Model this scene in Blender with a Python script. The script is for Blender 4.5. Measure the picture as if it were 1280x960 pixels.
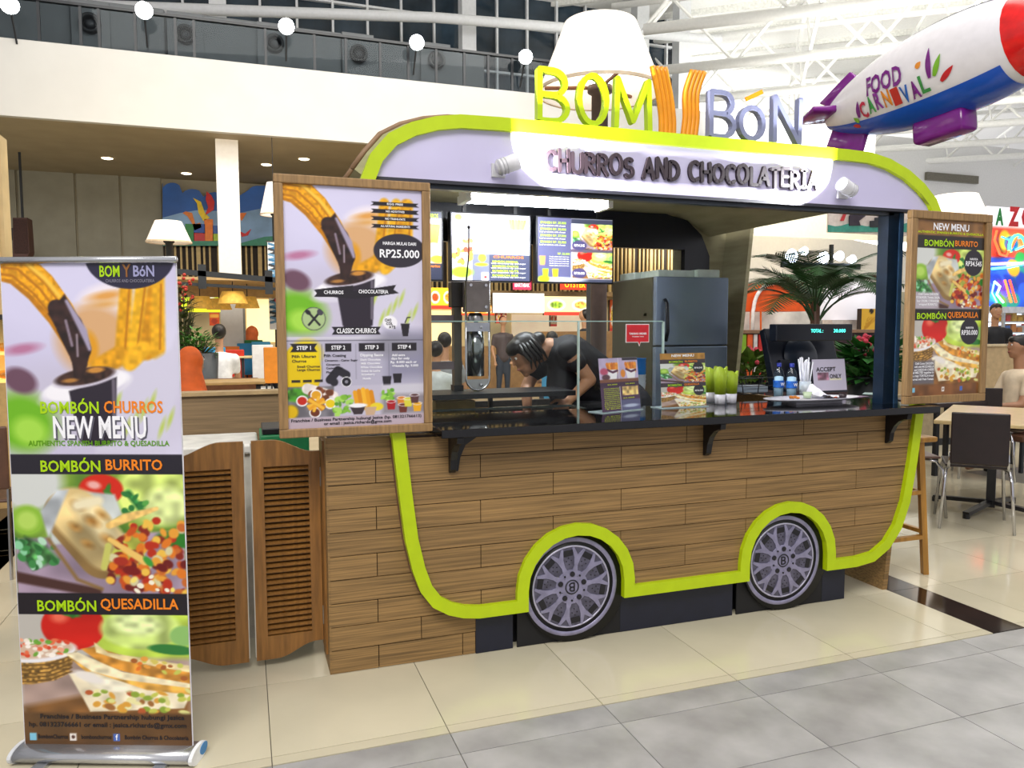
import bpy, bmesh, math, random
import numpy as np
from mathutils import Vector, Matrix, noise as mnoise
random.seed(7); rng = np.random.RandomState(7)
for o in list(bpy.data.objects): bpy.data.objects.remove(o)
SC = bpy.context.scene; COL = SC.collection; PI = math.pi
# ------------------------------------------------------------------ camera
FPX, YAW, PIT, ROL, EYE = 954.57, .33729, -.07445, -.00285, 1.43
fw = Vector((math.sin(YAW)*math.cos(PIT), math.cos(YAW)*math.cos(PIT), math.sin(PIT)))
r_ = Vector((math.cos(YAW), -math.sin(YAW), 0)); u_ = r_.cross(fw)
RT = r_*math.cos(ROL)+u_*math.sin(ROL); UP = -r_*math.sin(ROL)+u_*math.cos(ROL)
CAM = Vector((0, 0, EYE))
cd = bpy.data.cameras.new('camera'); cam = bpy.data.objects.new('camera', cd); COL.objects.link(cam)
cd.sensor_width = 36; cd.lens = FPX/1280*36; cd.clip_end = 200
m = Matrix((RT, UP, -fw)).transposed().to_4x4(); m.translation = CAM; cam.matrix_world = m; SC.camera = cam
def W(px, py, Y):                      # survey: point of the plane y = Y seen at a photo position
    d = RT*(px-640)/FPX - UP*(py-480)/FPX + fw
    return CAM + d*((Y-CAM.y)/d.y)
def WZ(px, py, z):
    d = RT*(px-640)/FPX - UP*(py-480)/FPX + fw
    return CAM + d*((z-CAM.z)/d.z)
def WD(px, py, dep):
    return CAM + (RT*(px-640)/FPX - UP*(py-480)/FPX + fw)*dep
# ------------------------------------------------------------------ light
SC.view_settings.view_transform = 'Standard'; SC.view_settings.look = 'None'
SC.view_settings.gamma = 1; SC.view_settings.use_curve_mapping = False; SC.view_settings.exposure = 0.25
wd = bpy.data.worlds.new('hall_air'); SC.world = wd; wd.use_nodes = True
wd.node_tree.nodes['Background'].inputs[0].default_value = (.98, .96, 1.0, 1)
wd.node_tree.nodes['Background'].inputs[1].default_value = .54
def area(name, loc, aim, sx, sy, power, col=(1, .97, .92)):
    l = bpy.data.lights.new(name, 'AREA'); l.shape = 'RECTANGLE'; l.size = sx; l.size_y = sy; l.energy = power; l.color = col
    o = bpy.data.objects.new(name, l); COL.objects.link(o); o.location = loc
    o.rotation_euler = (Vector(aim)-Vector(loc)).to_track_quat('-Z', 'Y').to_euler(); return o
area('hall_fill_light', (-1.5, -2.5, 7.5), (1.2, 3.2, .8), 5, 3, 520)  # large soft area lights added out of view to brighten the hall
area('hall_fill_light', (7, 3.5, 8.8), (6, 4.5, 0), 6, 5, 330)
area('hall_fill_light', (1, 10, 4.4), (1, 12.5, 1.5), 7, .5, 160, (1, .85, .62))
area('hall_fill_light', (2, 9, 8.5), (1, 14.5, 5), 10, 2, 330)
# ------------------------------------------------------------------ materials
def lin(c):
    if isinstance(c, str): c = [int(c[i:i+2], 16) for i in (0, 2, 4)]
    c = np.asarray(c, float)/255.
    return np.where(c <= .04045, c/12.92, ((c+.055)/1.055)**2.4)
MC = {}
def M(hexc, rough=.5, metal=0, var=.08, scale=14, emit=0, stretch=None, obj=0, bump=0, coat=0):
    k = (hexc, rough, metal, var, scale, emit, stretch, obj, bump, coat)
    if k in MC: return MC[k]
    mt = bpy.data.materials.new('mat_'+hexc); mt.use_nodes = True; nt = mt.node_tree; N = nt.nodes; L = nt.links
    b = N['Principled BSDF']; c = lin(hexc)
    tc = N.new('ShaderNodeTexCoord'); mp = N.new('ShaderNodeMapping'); nz = N.new('ShaderNodeTexNoise')
    L.new(tc.outputs['Object'], mp.inputs[0]); L.new(mp.outputs[0], nz.inputs['Vector'])
    if stretch: mp.inputs['Scale'].default_value = stretch
    nz.inputs['Scale'].default_value = scale; nz.inputs['Detail'].default_value = 5
    rp = N.new('ShaderNodeValToRGB'); rp.color_ramp.elements[0].position = .3; rp.color_ramp.elements[1].position = .7
    rp.color_ramp.elements[0].color = (*(np.clip(c*(1-2.2*var), 0, 1)), 1); rp.color_ramp.elements[1].color = (*(np.clip(c*(1+1.4*var), 0, 1)), 1)
    L.new(nz.outputs['Fac'], rp.inputs[0]); out = rp.outputs[0]
    if obj:
        oi = N.new('ShaderNodeObjectInfo'); hs = N.new('ShaderNodeHueSaturation'); mr = N.new('ShaderNodeMapRange')
        mr.inputs['To Min'].default_value = 1-obj; mr.inputs['To Max'].default_value = 1+obj
        L.new(oi.outputs['Random'], mr.inputs['Value']); L.new(mr.outputs[0], hs.inputs['Value']); L.new(out, hs.inputs['Color']); out = hs.outputs[0]
    L.new(out, b.inputs['Base Color']); b.inputs['Roughness'].default_value = rough; b.inputs['Metallic'].default_value = metal
    if coat: b.inputs['Coat Weight'].default_value = coat
    if bump:
        bp = N.new('ShaderNodeBump'); bp.inputs['Strength'].default_value = bump; bp.inputs['Distance'].default_value = .004
        L.new(nz.outputs['Fac'], bp.inputs['Height']); L.new(bp.outputs[0], b.inputs['Normal'])
    if emit: L.new(out, b.inputs['Emission Color']); b.inputs['Emission Strength'].default_value = emit
    MC[k] = mt; return mt
def glass_mat(tint=(.96, .99, .98), gl=.10):
    mt = bpy.data.materials.new('mat_clear_glass'); mt.use_nodes = True; N = mt.node_tree.nodes; L = mt.node_tree.links; N.clear()
    o = N.new('ShaderNodeOutputMaterial'); mx = N.new('ShaderNodeMixShader'); t = N.new('ShaderNodeBsdfTransparent'); g = N.new('ShaderNodeBsdfGlossy')
    lw = N.new('ShaderNodeLayerWeight'); lw.inputs[0].default_value = .06; mp = N.new('ShaderNodeMath'); mp.operation = 'MULTIPLY_ADD'
    mp.inputs[1].default_value = .45; mp.inputs[2].default_value = gl*.3
    t.inputs[0].default_value = (*tint, 1); g.inputs['Roughness'].default_value = .03
    L.new(lw.outputs['Facing'], mp.inputs[0]); L.new(mp.outputs[0], mx.inputs[0]); L.new(t.outputs[0], mx.inputs[1]); L.new(g.outputs[0], mx.inputs[2]); L.new(mx.outputs[0], o.inputs[0])
    return mt
GLASS = glass_mat((.97, .99, .98), .02); GLASS2 = glass_mat((.75, .88, .97), .12); GLASS3 = glass_mat((.62, .66, .68), .02)
def paint_mat(emit=0, rough=.32):
    mt = bpy.data.materials.new('mat_print'); mt.use_nodes = True; N = mt.node_tree.nodes; L = mt.node_tree.links
    a = N.new('ShaderNodeAttribute'); a.attribute_name = 'ink'; b = N['Principled BSDF']; L.new(a.outputs['Color'], b.inputs['Base Color'])
    b.inputs['Roughness'].default_value = rough
    if emit: L.new(a.outputs['Color'], b.inputs['Emission Color']); b.inputs['Emission Strength'].default_value = emit
    return mt
PRINT = paint_mat(); SCREEN = paint_mat(1.1); BOARD = paint_mat(0, .6); LITSIGN = paint_mat(.9)
WOODP = M('8F7044', .6, 0, .22, 3.0, 0, (.9, 20, 60), .07, .1)       # front planks
WOODF = M('937349', .55, 0, .13, 3, 0, (30, 30, 3), 0, .1)           # poster frames
WOODD = M('8C602C', .42, 0, .14, 2.5, 0, (25, 25, 2.5), .03, .05, .1)       # saloon doors
LIME = M('B4CC00', .42, 0, .03); NAVY = M('10131E', .28); BLACK = M('121216', .4); GRAN = M('08080C', .06, 0, .3, 60)
CHROME = M('C8C8CC', .12, 1, .02); STEEL = M('A8A8A8', .28, 1, .08, 6, 0, (1, 1, .2)); WHITE = M('EDEDEA', .5, 0, .02)
# ------------------------------------------------------------------ mesh helpers
ORG = {}
def org(o): return ORG.get(o.name, Vector()) if o else Vector()
class MB:
    def __init__(s): s.v = []; s.f = []
    def box(s, x0, x1, y0, y1, z0, z1, R=None, c=None):
        n = len(s.v); P = [Vector((x, y, z)) for z in (z0, z1) for y in (y0, y1) for x in (x0, x1)]
        if R is not None: P = [R @ p + (c or Vector()) for p in P]
        s.v += P; s.f += [tuple(n+i for i in q) for q in ((0, 2, 3, 1), (4, 5, 7, 6), (0, 1, 5, 4), (2, 6, 7, 3), (0, 4, 6, 2), (1, 3, 7, 5))]; return s
    def quad(s, a, b, c, d):
        n = len(s.v); s.v += [Vector(a), Vector(b), Vector(c), Vector(d)]; s.f.append((n, n+1, n+2, n+3)); return s
    def beam(s, a, b, w, h=None):                       # square bar between two points
        a = Vector(a); b = Vector(b); d = b-a; q = d.to_track_quat('Z', 'Y').to_matrix(); h = h or w
        return s.box(-w/2, w/2, -h/2, h/2, 0, d.length, q, a)
    def tube(s, pts, r, n=8, cap=True, closed=False):
        pts = [Vector(p) for p in pts]; k = len(pts); rs = r if isinstance(r, (list, tuple)) else [r]*k; base = len(s.v); prev = None
        for i, p in enumerate(pts):
            if closed: t = pts[(i+1) % k]-pts[i-1]
            else: t = pts[min(i+1, k-1)]-pts[max(i-1, 0)]
            t.normalize()
            if prev is None: a = t.orthogonal().normalized()
            else: a = (prev-t*prev.dot(t)).normalized()
            prev = a; b = t.cross(a)
            for j in range(n):
                an = 2*PI*j/n; s.v.append(p+(a*math.cos(an)+b*math.sin(an))*rs[i])
        for i in range(k if closed else k-1):
            for j in range(n):
                A = base+i*n; B = base+((i+1) % k)*n; s.f.append((A+j, A+(j+1) % n, B+(j+1) % n, B+j))
        if cap and not closed:
            s.f.append(tuple(base+j for j in range(n-1, -1, -1))); s.f.append(tuple(base+(k-1)*n+j for j in range(n)))
        return s
    def lathe(s, prof, c=(0, 0, 0), n=20, R=None, a0=0, a1=2*PI):
        c = Vector(c); full = abs(a1-a0-2*PI) < 1e-6; base = len(s.v); cols = n if full else n+1
        for i in range(cols):
            an = a0+(a1-a0)*i/n
            for (r, z) in prof:
                p = Vector((r*math.cos(an), r*math.sin(an), z))
                if R is not None: p = R @ p
                s.v.append(p+c)
        k = len(prof)
        for i in range(n):
            A = base+i*k; B = base+((i+1) % cols)*k
            for j in range(k-1): s.f.append((A+j, B+j, B+j+1, A+j+1))
        return s
    def prism(s, poly, y0, y1, fn=None):                # polygon in (x, z), extruded along y
        n = len(s.v); k = len(poly); fn = fn or (lambda x, z, y: Vector((x, y, z)))
        for y in (y0, y1):
            for (x, z) in poly: s.v.append(fn(x, z, y))
        ar = sum(poly[i][0]*poly[(i+1) % k][1]-poly[(i+1) % k][0]*poly[i][1] for i in range(k))
        fl = (lambda t: t) if ar > 0 else (lambda t: tuple(reversed(t)))
        s.f.append(fl(tuple(n+i for i in range(k)))); s.f.append(fl(tuple(n+k+i for i in range(k-1, -1, -1))))
        for i in range(k): j = (i+1) % k; s.f.append(fl((n+i, n+k+i, n+k+j, n+j)))
        return s
    def ell(s, c, r, nu=16, nv=10, R=None):
        r = (r, r, r) if not isinstance(r, (tuple, list)) else r; c = Vector(c); base = len(s.v)
        for i in range(nv+1):
            th = PI*i/nv
            for j in range(nu):
                ph = 2*PI*j/nu; p = Vector((r[0]*math.sin(th)*math.cos(ph), r[1]*math.sin(th)*math.sin(ph), r[2]*math.cos(th)))
                if R is not None: p = R @ p
                s.v.append(p+c)
        for i in range(nv):
            for j in range(nu): s.f.append((base+i*nu+j, base+(i+1)*nu+j, base+(i+1)*nu+(j+1) % nu, base+i*nu+(j+1) % nu))
        return s
    def cap(s, a, b, r0, r1, n=10):                     # rounded limb segment
        a = Vector(a); b = Vector(b); s.ell(a, r0, n, 8); s.ell(b, r1, n, 8); s.tube([a, b], [r0, r1], n); return s
    def build(s, name, mat, parent=None, smooth=False, bevel=0):
        me = bpy.data.meshes.new(name); o = org(parent); me.from_pydata([v-o for v in s.v], [], s.f); me.materials.append(mat)
        if smooth:
            me.polygons.foreach_set('use_smooth', [True]*len(me.polygons))
        me.update(); ob = bpy.data.objects.new(name, me); COL.objects.link(ob)
        if parent: ob.parent = parent
        ORG[ob.name] = o
        if bevel:
            b = ob.modifiers.new('bevel', 'BEVEL'); b.width = bevel; b.segments = 2; b.limit_method = 'ANGLE'
        return ob
def B(name, x0, x1, y0, y1, z0, z1, mat, parent=None, bevel=0): return MB().box(x0, x1, y0, y1, z0, z1).build(name, mat, parent, False, bevel)
def tag(o, label, cat, group=None):
    o['label'] = label; o['category'] = cat
    if group: o['group'] = group
    return o
def struct(o): o['kind'] = 'structure'; return o
def thing(name, label, cat, loc=(0, 0, 0), group=None):
    o = bpy.data.objects.new(name, None); COL.objects.link(o); o.location = loc; ORG[o.name] = Vector(loc); o.empty_display_size = .1
    return tag(o, label, cat, group)
def copy_tree(o, parent=None):
    c = o.copy(); COL.objects.link(c)
    if parent: c.parent = parent
    for ch in list(o.children): copy_tree(ch, c)
    return c
def rotz(a): return Matrix.Rotation(a, 3, 'Z')
# ------------------------------------------------------------------ text on flat panels
class Panel:                                            # O = lower left corner, R / U unit vectors, w x h metres
    def __init__(s, O, R, U, w, h): s.O = Vector(O); s.R = Vector(R).normalized(); s.U = Vector(U).normalized(); s.N = s.R.cross(s.U); s.w = w; s.h = h
    def at(s, u, v, d=0): return s.O+s.R*(u*s.w)+s.U*((1-v)*s.h)+s.N*d
TC = {}
def text_geo(st, bold):
    k = (st, bold)
    if k in TC: return TC[k]
    cu = bpy.data.curves.new('t', 'FONT'); cu.body = st; cu.size = 1; cu.offset = bold; cu.resolution_u = 2
    ob = bpy.data.objects.new('t', cu); COL.objects.link(ob); me = ob.to_mesh()
    V = np.array([v.co[:2] for v in me.vertices]) if len(me.vertices) else np.zeros((0, 2)); F = [tuple(p.vertices) for p in me.polygons]
    ob.to_mesh_clear(); bpy.data.objects.remove(ob); bpy.data.curves.remove(cu); TC[k] = (V, F); return TC[k]
def txt(st, P, u, v, hv, mat, parent, wu=None, bold=.022, lift=.0016, name='lettering', anchor='c', shear=0):
    """centre u,v in panel fractions; hv = letter height, wu = text width as fractions"""
    V, F = text_geo(st, bold)
    if len(V) == 0: return
    lo, hi = V.min(0), V.max(0); sz = hi-lo; H = hv*P.h; s = H/.69; Wd = wu*P.w if wu else s*sz[0]
    q = (V-(lo+hi)/2)/sz; q[:, 0] += shear*q[:, 1]; off = {'c': 0, 'l': Wd/2, 'r': -Wd/2}[anchor]
    H2 = s*sz[1]; mb = MB(); mb.v = [P.at(u, v, lift)+P.R*float(a*Wd+off)+P.U*float(b*H2) for a, b in q]; mb.f = list(F)
    return mb.build(name, mat, parent)
# ------------------------------------------------------------------ painter (flat print: grid of coloured cells)
def vnoise(X, Y, sc, seed=0):
    x = X*sc+seed*17.3; y = Y*sc+seed*7.7; xi = np.floor(x); yi = np.floor(y); fx = x-xi; fy = y-yi; fx = fx*fx*(3-2*fx); fy = fy*fy*(3-2*fy)
    h = lambda a, b: np.modf(np.abs(np.sin(a*127.1+b*311.7)*43758.5453))[0]
    return (h(xi, yi)*(1-fx)+h(xi+1, yi)*fx)*(1-fy)+(h(xi, yi+1)*(1-fx)+h(xi+1, yi+1)*fx)*fy
def rgb(h): return np.array([int(h[i:i+2], 16) for i in (0, 2, 4)], float)
class Art:
    def __init__(s, X, Y, bg): s.X = X; s.Y = Y; s.C = np.tile(rgb(bg), (len(X), 1)); s.clip = np.ones(len(X))
    def win(s, x, y, w, f, asp):                        # paint sub-picture f inside a window (width w, aspect h/w)
        m = (s.X >= x) & (s.X <= x+w) & (s.Y >= y) & (s.Y <= y+w*asp)
        if m.any():
            a = Art((s.X[m]-x)/w, (s.Y[m]-y)/w*({'art_burrito': .78, 'art_ques': .90}.get(f.__name__, asp)/asp), 'FFFFFF'); f(a, asp); s.C[m] = a.C
    def mix(s, a, col, tex=0, tsc=30):
        c = rgb(col)[None, :]
        if tex: c = c*(1+tex*(vnoise(s.X, s.Y, tsc, 3)-.5)[:, None]*2)
        a = np.clip(a, 0, 1)[:, None]; s.C = s.C*(1-a)+c*a; return s
    def ell(s, cx, cy, rx, ry, col, ang=0, soft=.02, tex=0, tsc=30, half=0):
        dx = s.X-cx; dy = s.Y-cy; c, n = math.cos(ang), math.sin(ang); a = dx*c+dy*n; b = -dx*n+dy*c
        d = (1-np.sqrt((a/rx)**2+(b/ry)**2))*min(rx, ry)
        al = d/soft+.5
        if half: al = np.minimum(al, (dy*half)/soft+.5)
        return s.mix(al, col, tex, tsc)
    def rect(s, x0, y0, x1, y1, col, soft=.004, tex=0, tsc=30, alpha=1):
        d = np.minimum(np.minimum(s.X-x0, x1-s.X), np.minimum(s.Y-y0, y1-s.Y)); return s.mix(np.clip(d/soft+.5, 0, 1)*alpha, col, tex, tsc)
    def stroke(s, pts, r, col, soft=.01, tex=0, tsc=30):
        best = np.full(len(s.X), -9.)
        rs = r if isinstance(r, (list, tuple)) else [r]*len(pts)
        for i in range(len(pts)-1):
            (x0, y0), (x1, y1) = pts[i], pts[i+1]; L = (x1-x0)**2+(y1-y0)**2+1e-9; t = np.clip(((s.X-x0)*(x1-x0)+(s.Y-y0)*(y1-y0))/L, 0, 1)
            best = np.maximum(best, rs[i]+(rs[i+1]-rs[i])*t-np.hypot(s.X-x0-(x1-x0)*t, s.Y-y0-(y1-y0)*t))
        return s.mix(best/soft+.5, col, tex, tsc)
    def poly(s, pts, col, soft=.006, tex=0, tsc=30):
        ins = np.zeros(len(s.X), bool); dm = np.full(len(s.X), 9.); n = len(pts)
        for i in range(n):
            (x0, y0), (x1, y1) = pts[i], pts[(i+1) % n]
            cr = ((y0 > s.Y) != (y1 > s.Y)); 
            with np.errstate(divide='ignore', invalid='ignore'): xi = (x1-x0)*(s.Y-y0)/(y1-y0+1e-12)+x0
            ins ^= cr & (s.X < xi); L = (x1-x0)**2+(y1-y0)**2+1e-9; t = np.clip(((s.X-x0)*(x1-x0)+(s.Y-y0)*(y1-y0))/L, 0, 1)
            dm = np.minimum(dm, np.hypot(s.X-x0-(x1-x0)*t, s.Y-y0-(y1-y0)*t))
        return s.mix(np.where(ins, dm, -dm)/soft+.5, col, tex, tsc)
    def dots(s, n, x0, y0, x1, y1, r, cols, seed=1, tri=None):
        g = random.Random(seed)
        for i in range(n):
            x = g.uniform(x0, x1); y = g.uniform(y0, y1)
            if tri and not tri(x, y): continue
            s.ell(x, y, r*g.uniform(.6, 1.3), r*g.uniform(.5, 1), g.choice(cols), g.uniform(0, 3), r*.35)
def painted(name, P, parent, f, cell, mat=None, bg='FFFFFF', flip=None):
    nx = max(2, int(P.w/cell)); ny = max(2, int(P.h/cell)); u = np.linspace(0, 1, nx+1); v = np.linspace(0, 1, ny+1)
    U, V = np.meshgrid(u, v); U = U.ravel(); V = V.ravel(); asp = P.h/P.w; a = Art(U.copy(), V*asp, bg); f(a, asp)
    o = org(parent); O = np.array(P.O-o); co = O[None]+np.outer(U*P.w, P.R)+np.outer((1-V)*P.h, P.U)
    idx = np.arange((nx+1)*(ny+1)).reshape(ny+1, nx+1); q = np.stack([idx[1:, :-1], idx[1:, 1:], idx[:-1, 1:], idx[:-1, :-1]], -1).reshape(-1, 4)
    me = bpy.data.meshes.new(name); me.vertices.add(len(co)); me.vertices.foreach_set('co', co.ravel()); nq = len(q)
    me.loops.add(nq*4); me.loops.foreach_set('vertex_index', q.ravel()); me.polygons.add(nq)
    me.polygons.foreach_set('loop_start', np.arange(nq)*4); me.update(calc_edges=True); me.validate()
    at = me.color_attributes.new('ink', 'FLOAT_COLOR', 'POINT'); c = np.ones((len(co), 4)); c[:, :3] = lin(np.clip(a.C, 0, 255)); at.data.foreach_set('color', c.ravel())
    me.materials.append(mat or PRINT); ob = bpy.data.objects.new(name, me); COL.objects.link(ob); ob.parent = parent; ORG[ob.name] = o; return ob
# ------------------------------------------------------------------ pictures on the menus
def art_churro(a, asp):                                 # dipped churro over a sauce cup; unit width
    X, Y = a.X, a.Y
    a.mix(np.ones(len(X)), 'C9C4E0'); a.ell(.25, .1, .5, .4, 'D4D0EC', 0, .3); a.ell(.9, .75, .3, .5, 'D8D4EA', 0, .2)
    a.ell(.5, .85, .55, .25, 'C6C0D4', 0, .2)
    a.ell(.08, .92, .2, .17, '6FB51E', .3, .1); a.ell(.12, .97, .1, .08, 'A5DA4A', .3, .05); a.ell(.1, .5, .1, .028, 'B8779B', -.15, .03); a.ell(.08, .68, .1, .07, '6B4A5C', .4, .03)
    a.ell(.6, .22, .17, .09, 'EDE4EE', -.2, .04); a.ell(.6, .2, .1, .025, 'E0A050', -.15, .03); a.ell(.58, .25, .09, .02, 'E0A858', -.15, .03)
    a.ell(.52, .45, .22, .2, 'D6A878', 0, .08); a.ell(.48, .5, .06, .1, 'DE9A1E', 0, .03)
    for i, (x, t) in enumerate(((.68, .0), (.75, .02), (.82, .02), (.88, -.02))):
        a.stroke([(x+.04+t, .1), (x, .52)], [.035, .045], ['E2A212', 'EDB21A', 'D8920C', 'E6A818'][i], .02, .12, 40)
        a.stroke([(x+.055+t, .14), (x+.015, .5)], .006, 'B8740A', .012)
    a.stroke([(.55, .6), (.66, .54)], .055, 'DE9C14', .02, .15, 40); a.stroke([(.72, .58), (.8, .5)], .045, 'EBAE1C', .02, .12, 40)
    a.poly([(.48, .78), (.96, .5), (.99, .42), (1.02, .6), (.9, 1.1), (.5, 1.1)], 'D0CCE0', .03)
    for i in range(7): a.ell(.64+.05*i, .8+.05*((i*3) % 4), .01, .045, 'B5CC4A', .35, .02)
    a.ell(.46, .72, .27, .085, 'EFEDF6', -.22, .012); a.ell(.45, .745, .26, .07, 'D6D2E2', -.22, .02); a.ell(.46, .71, .25, .07, 'F6F4FA', -.22, .01)
    a.poly([(.36, .74), (.64, .66), (.62, 1.0), (.58, 1.02), (.43, 1.04), (.4, 1.0)], '2B2430', .012); a.ell(.51, 1.02, .1, .035, '2B2430', 0, .01)
    a.stroke([(.62, .68), (.615, .95)], .01, '6A6270', .01)
    a.ell(.455, .665, .19, .052, 'C9C2D2', -.18, .01); a.ell(.455, .655, .175, .046, '3A2620', -.18, .01, .3, 50)
    a.ell(.52, .62, .05, .016, 'C98A3A', -.1, .01); a.ell(.37, .68, .045, .012, 'B07A3A', -.1, .01)
    a.stroke([(-.05, .0), (.1, .04), (.22, .15), (.33, .3), (.4, .44)], [.1, .1, .095, .085, .07], 'C07A08', .01, .1, 30)
    a.stroke([(-.05, .0), (.1, .03), (.23, .14), (.34, .28), (.41, .42)], [.085, .085, .08, .07, .055], 'E8A012', .01, .18, 60)
    for k in (-.035, .0, .035): a.stroke([(-.05+k, .03-k), (.1+k, .05-k), (.22+k, .16-k*.8), (.33+k, .31-k*.6)], .007, 'B87208', .01)
    a.stroke([(.03, -.02), (.13, .0), (.25, .1), (.33, .2)], .012, 'F8C848', .02)
    a.stroke([(.31, .27), (.38, .37), (.43, .5), (.43, .58), (.42, .64)], [.05, .078, .07, .045, .03], '2E1E1C', .01, .35, 26)
    a.poly([(.26, .3), (.36, .19), (.44, .33), (.3, .37)], '34211E', .012, .3, 30)
    a.stroke([(.37, .23), (.46, .4), (.49, .5)], [.01, .022, .01], 'A49AB4', .015); a.stroke([(.36, .34), (.39, .48)], .008, '8A7A8A', .01); a.stroke([(.42, .42), (.42, .54)], .006, '9A8A96', .01)
def art_burrito(a, asp):
    X, Y = a.X, a.Y
    a.mix(np.ones(len(X)), '7FA23A'); a.mix(vnoise(X, Y, 9, 1)-.2, '3E6B22'); a.ell(.1, .05, .2, .2, 'D3D6D2', 0, .08); a.ell(.08, .3, .1, .1, '8FBE3C', 0, .03); a.ell(.08, .3, .06, .06, 'B5D860', 0, .03)
    a.poly([(0, .42), (1, .36), (1, 1), (0, 1)], 'A08CA0', .02, .2, 8); a.poly([(0, .63), (.5, .74), (.5, .8), (0, .7)], '4A2E2A', .02)
    a.ell(.84, .13, .24, .2, 'C9DD72', 0, .05, .25, 14); a.ell(.9, .2, .13, .12, 'DDEB9C', 0, .06, .2, 20)
    a.ell(.52, .1, .13, .1, 'D42A18', 0, .015); a.ell(.48, .07, .04, .025, 'F0B0A8', .2, .02); a.ell(.56, .12, .03, .015, '3F7A28', .6, .01); a.ell(.56, .1, .015, .04, '3F7A28', .3, .01)
    a.poly([(.2, .3), (.35, .1), (.6, .13), (.64, .26), (.4, .42), (.22, .46)], 'C6CCC8', .02, .12, 14); a.ell(.32, .2, .08, .05, 'EEF0EE', -.3, .04)
    a.poly([(.02, .52), (.06, .4), (.18, .46), (.26, .55), (.1, .62)], '4C8A4A', .03, .6, 26); a.dots(26, .0, .42, .24, .6, .025, ['3F8A48', '8CCFA0', '2C6A34', 'B4DEC0'], 4)
    a.ell(.95, .42, .12, .05, '2F7A28', .15, .015); a.stroke([(.68, .12), (.76, .24)], .02, '2E7A3A', .02, .4, 40); a.dots(8, .64, .12, .8, .26, .022, ['2E7A3A', '5AA64A'], 8)
    a.stroke([(.34, .26), (.52, .52)], [.165, .155], '9A7A48', .012, .2, 9); a.stroke([(.355, .235), (.54, .48)], [.15, .14], 'D9BE82', .03, .34, 8); a.stroke([(.40, .20), (.56, .40)], [.06, .06], 'EAD8A6', .06, .25, 12)
    for bx, by, br in ((.38, .2, .035), (.46, .3, .045), (.36, .34, .03), (.55, .42, .04), (.43, .45, .03), (.52, .26, .03)): a.ell(bx, by, br, br*.6, 'A87838', .6, .04, .3, 30)
    a.poly([(.16, .24), (.26, .1), (.33, .1), (.27, .24), (.2, .42)], 'C9CFD4', .02, .25, 16); a.stroke([(.2, .42), (.36, .68), (.5, .74)], .01, '8A6A3A', .02); a.stroke([(.38, .2), (.5, .17)], .03, 'F2E6C0', .03)
    a.ell(.66, .52, .09, .15, 'B2B84A', .5, .02, .3, 24)
    tr = lambda x, y: y > .28+(x-.6)*.35*0 and y < .76-(.85-x)*.1 and (x-.5)+(y-.1) > .42
    a.dots(130, .55, .26, 1.0, .78, .032, ['C8501C', 'E07A24', '8A2A1C', 'F0C04C', 'B83018', 'E8A038', '6E1E1C', 'D8D0A0', 'C86A2C'], 2, tr)
    a.stroke([(.56, .33), (.66, .28), (.84, .22)], [.02, .03, .012], 'E9C070', .012, .15, 40); a.stroke([(.56, .42), (.76, .56)], [.015, .025], 'EFC56A', .012); a.stroke([(.55, .46), (.52, .6)], .02, 'C9C866', .012)
    a.ell(.68, .62, .055, .03, '7A1A18', .2, .01); a.ell(.78, .56, .04, .02, '3E9A3A', .9, .01); a.ell(.62, .56, .045, .028, 'A83020', .1, .01); a.ell(.86, .6, .035, .025, '6A1818', .5, .01); a.dots(9, .66, .6, .95, .76, .018, ['F6F0D8', 'F8E070'], 9)
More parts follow.
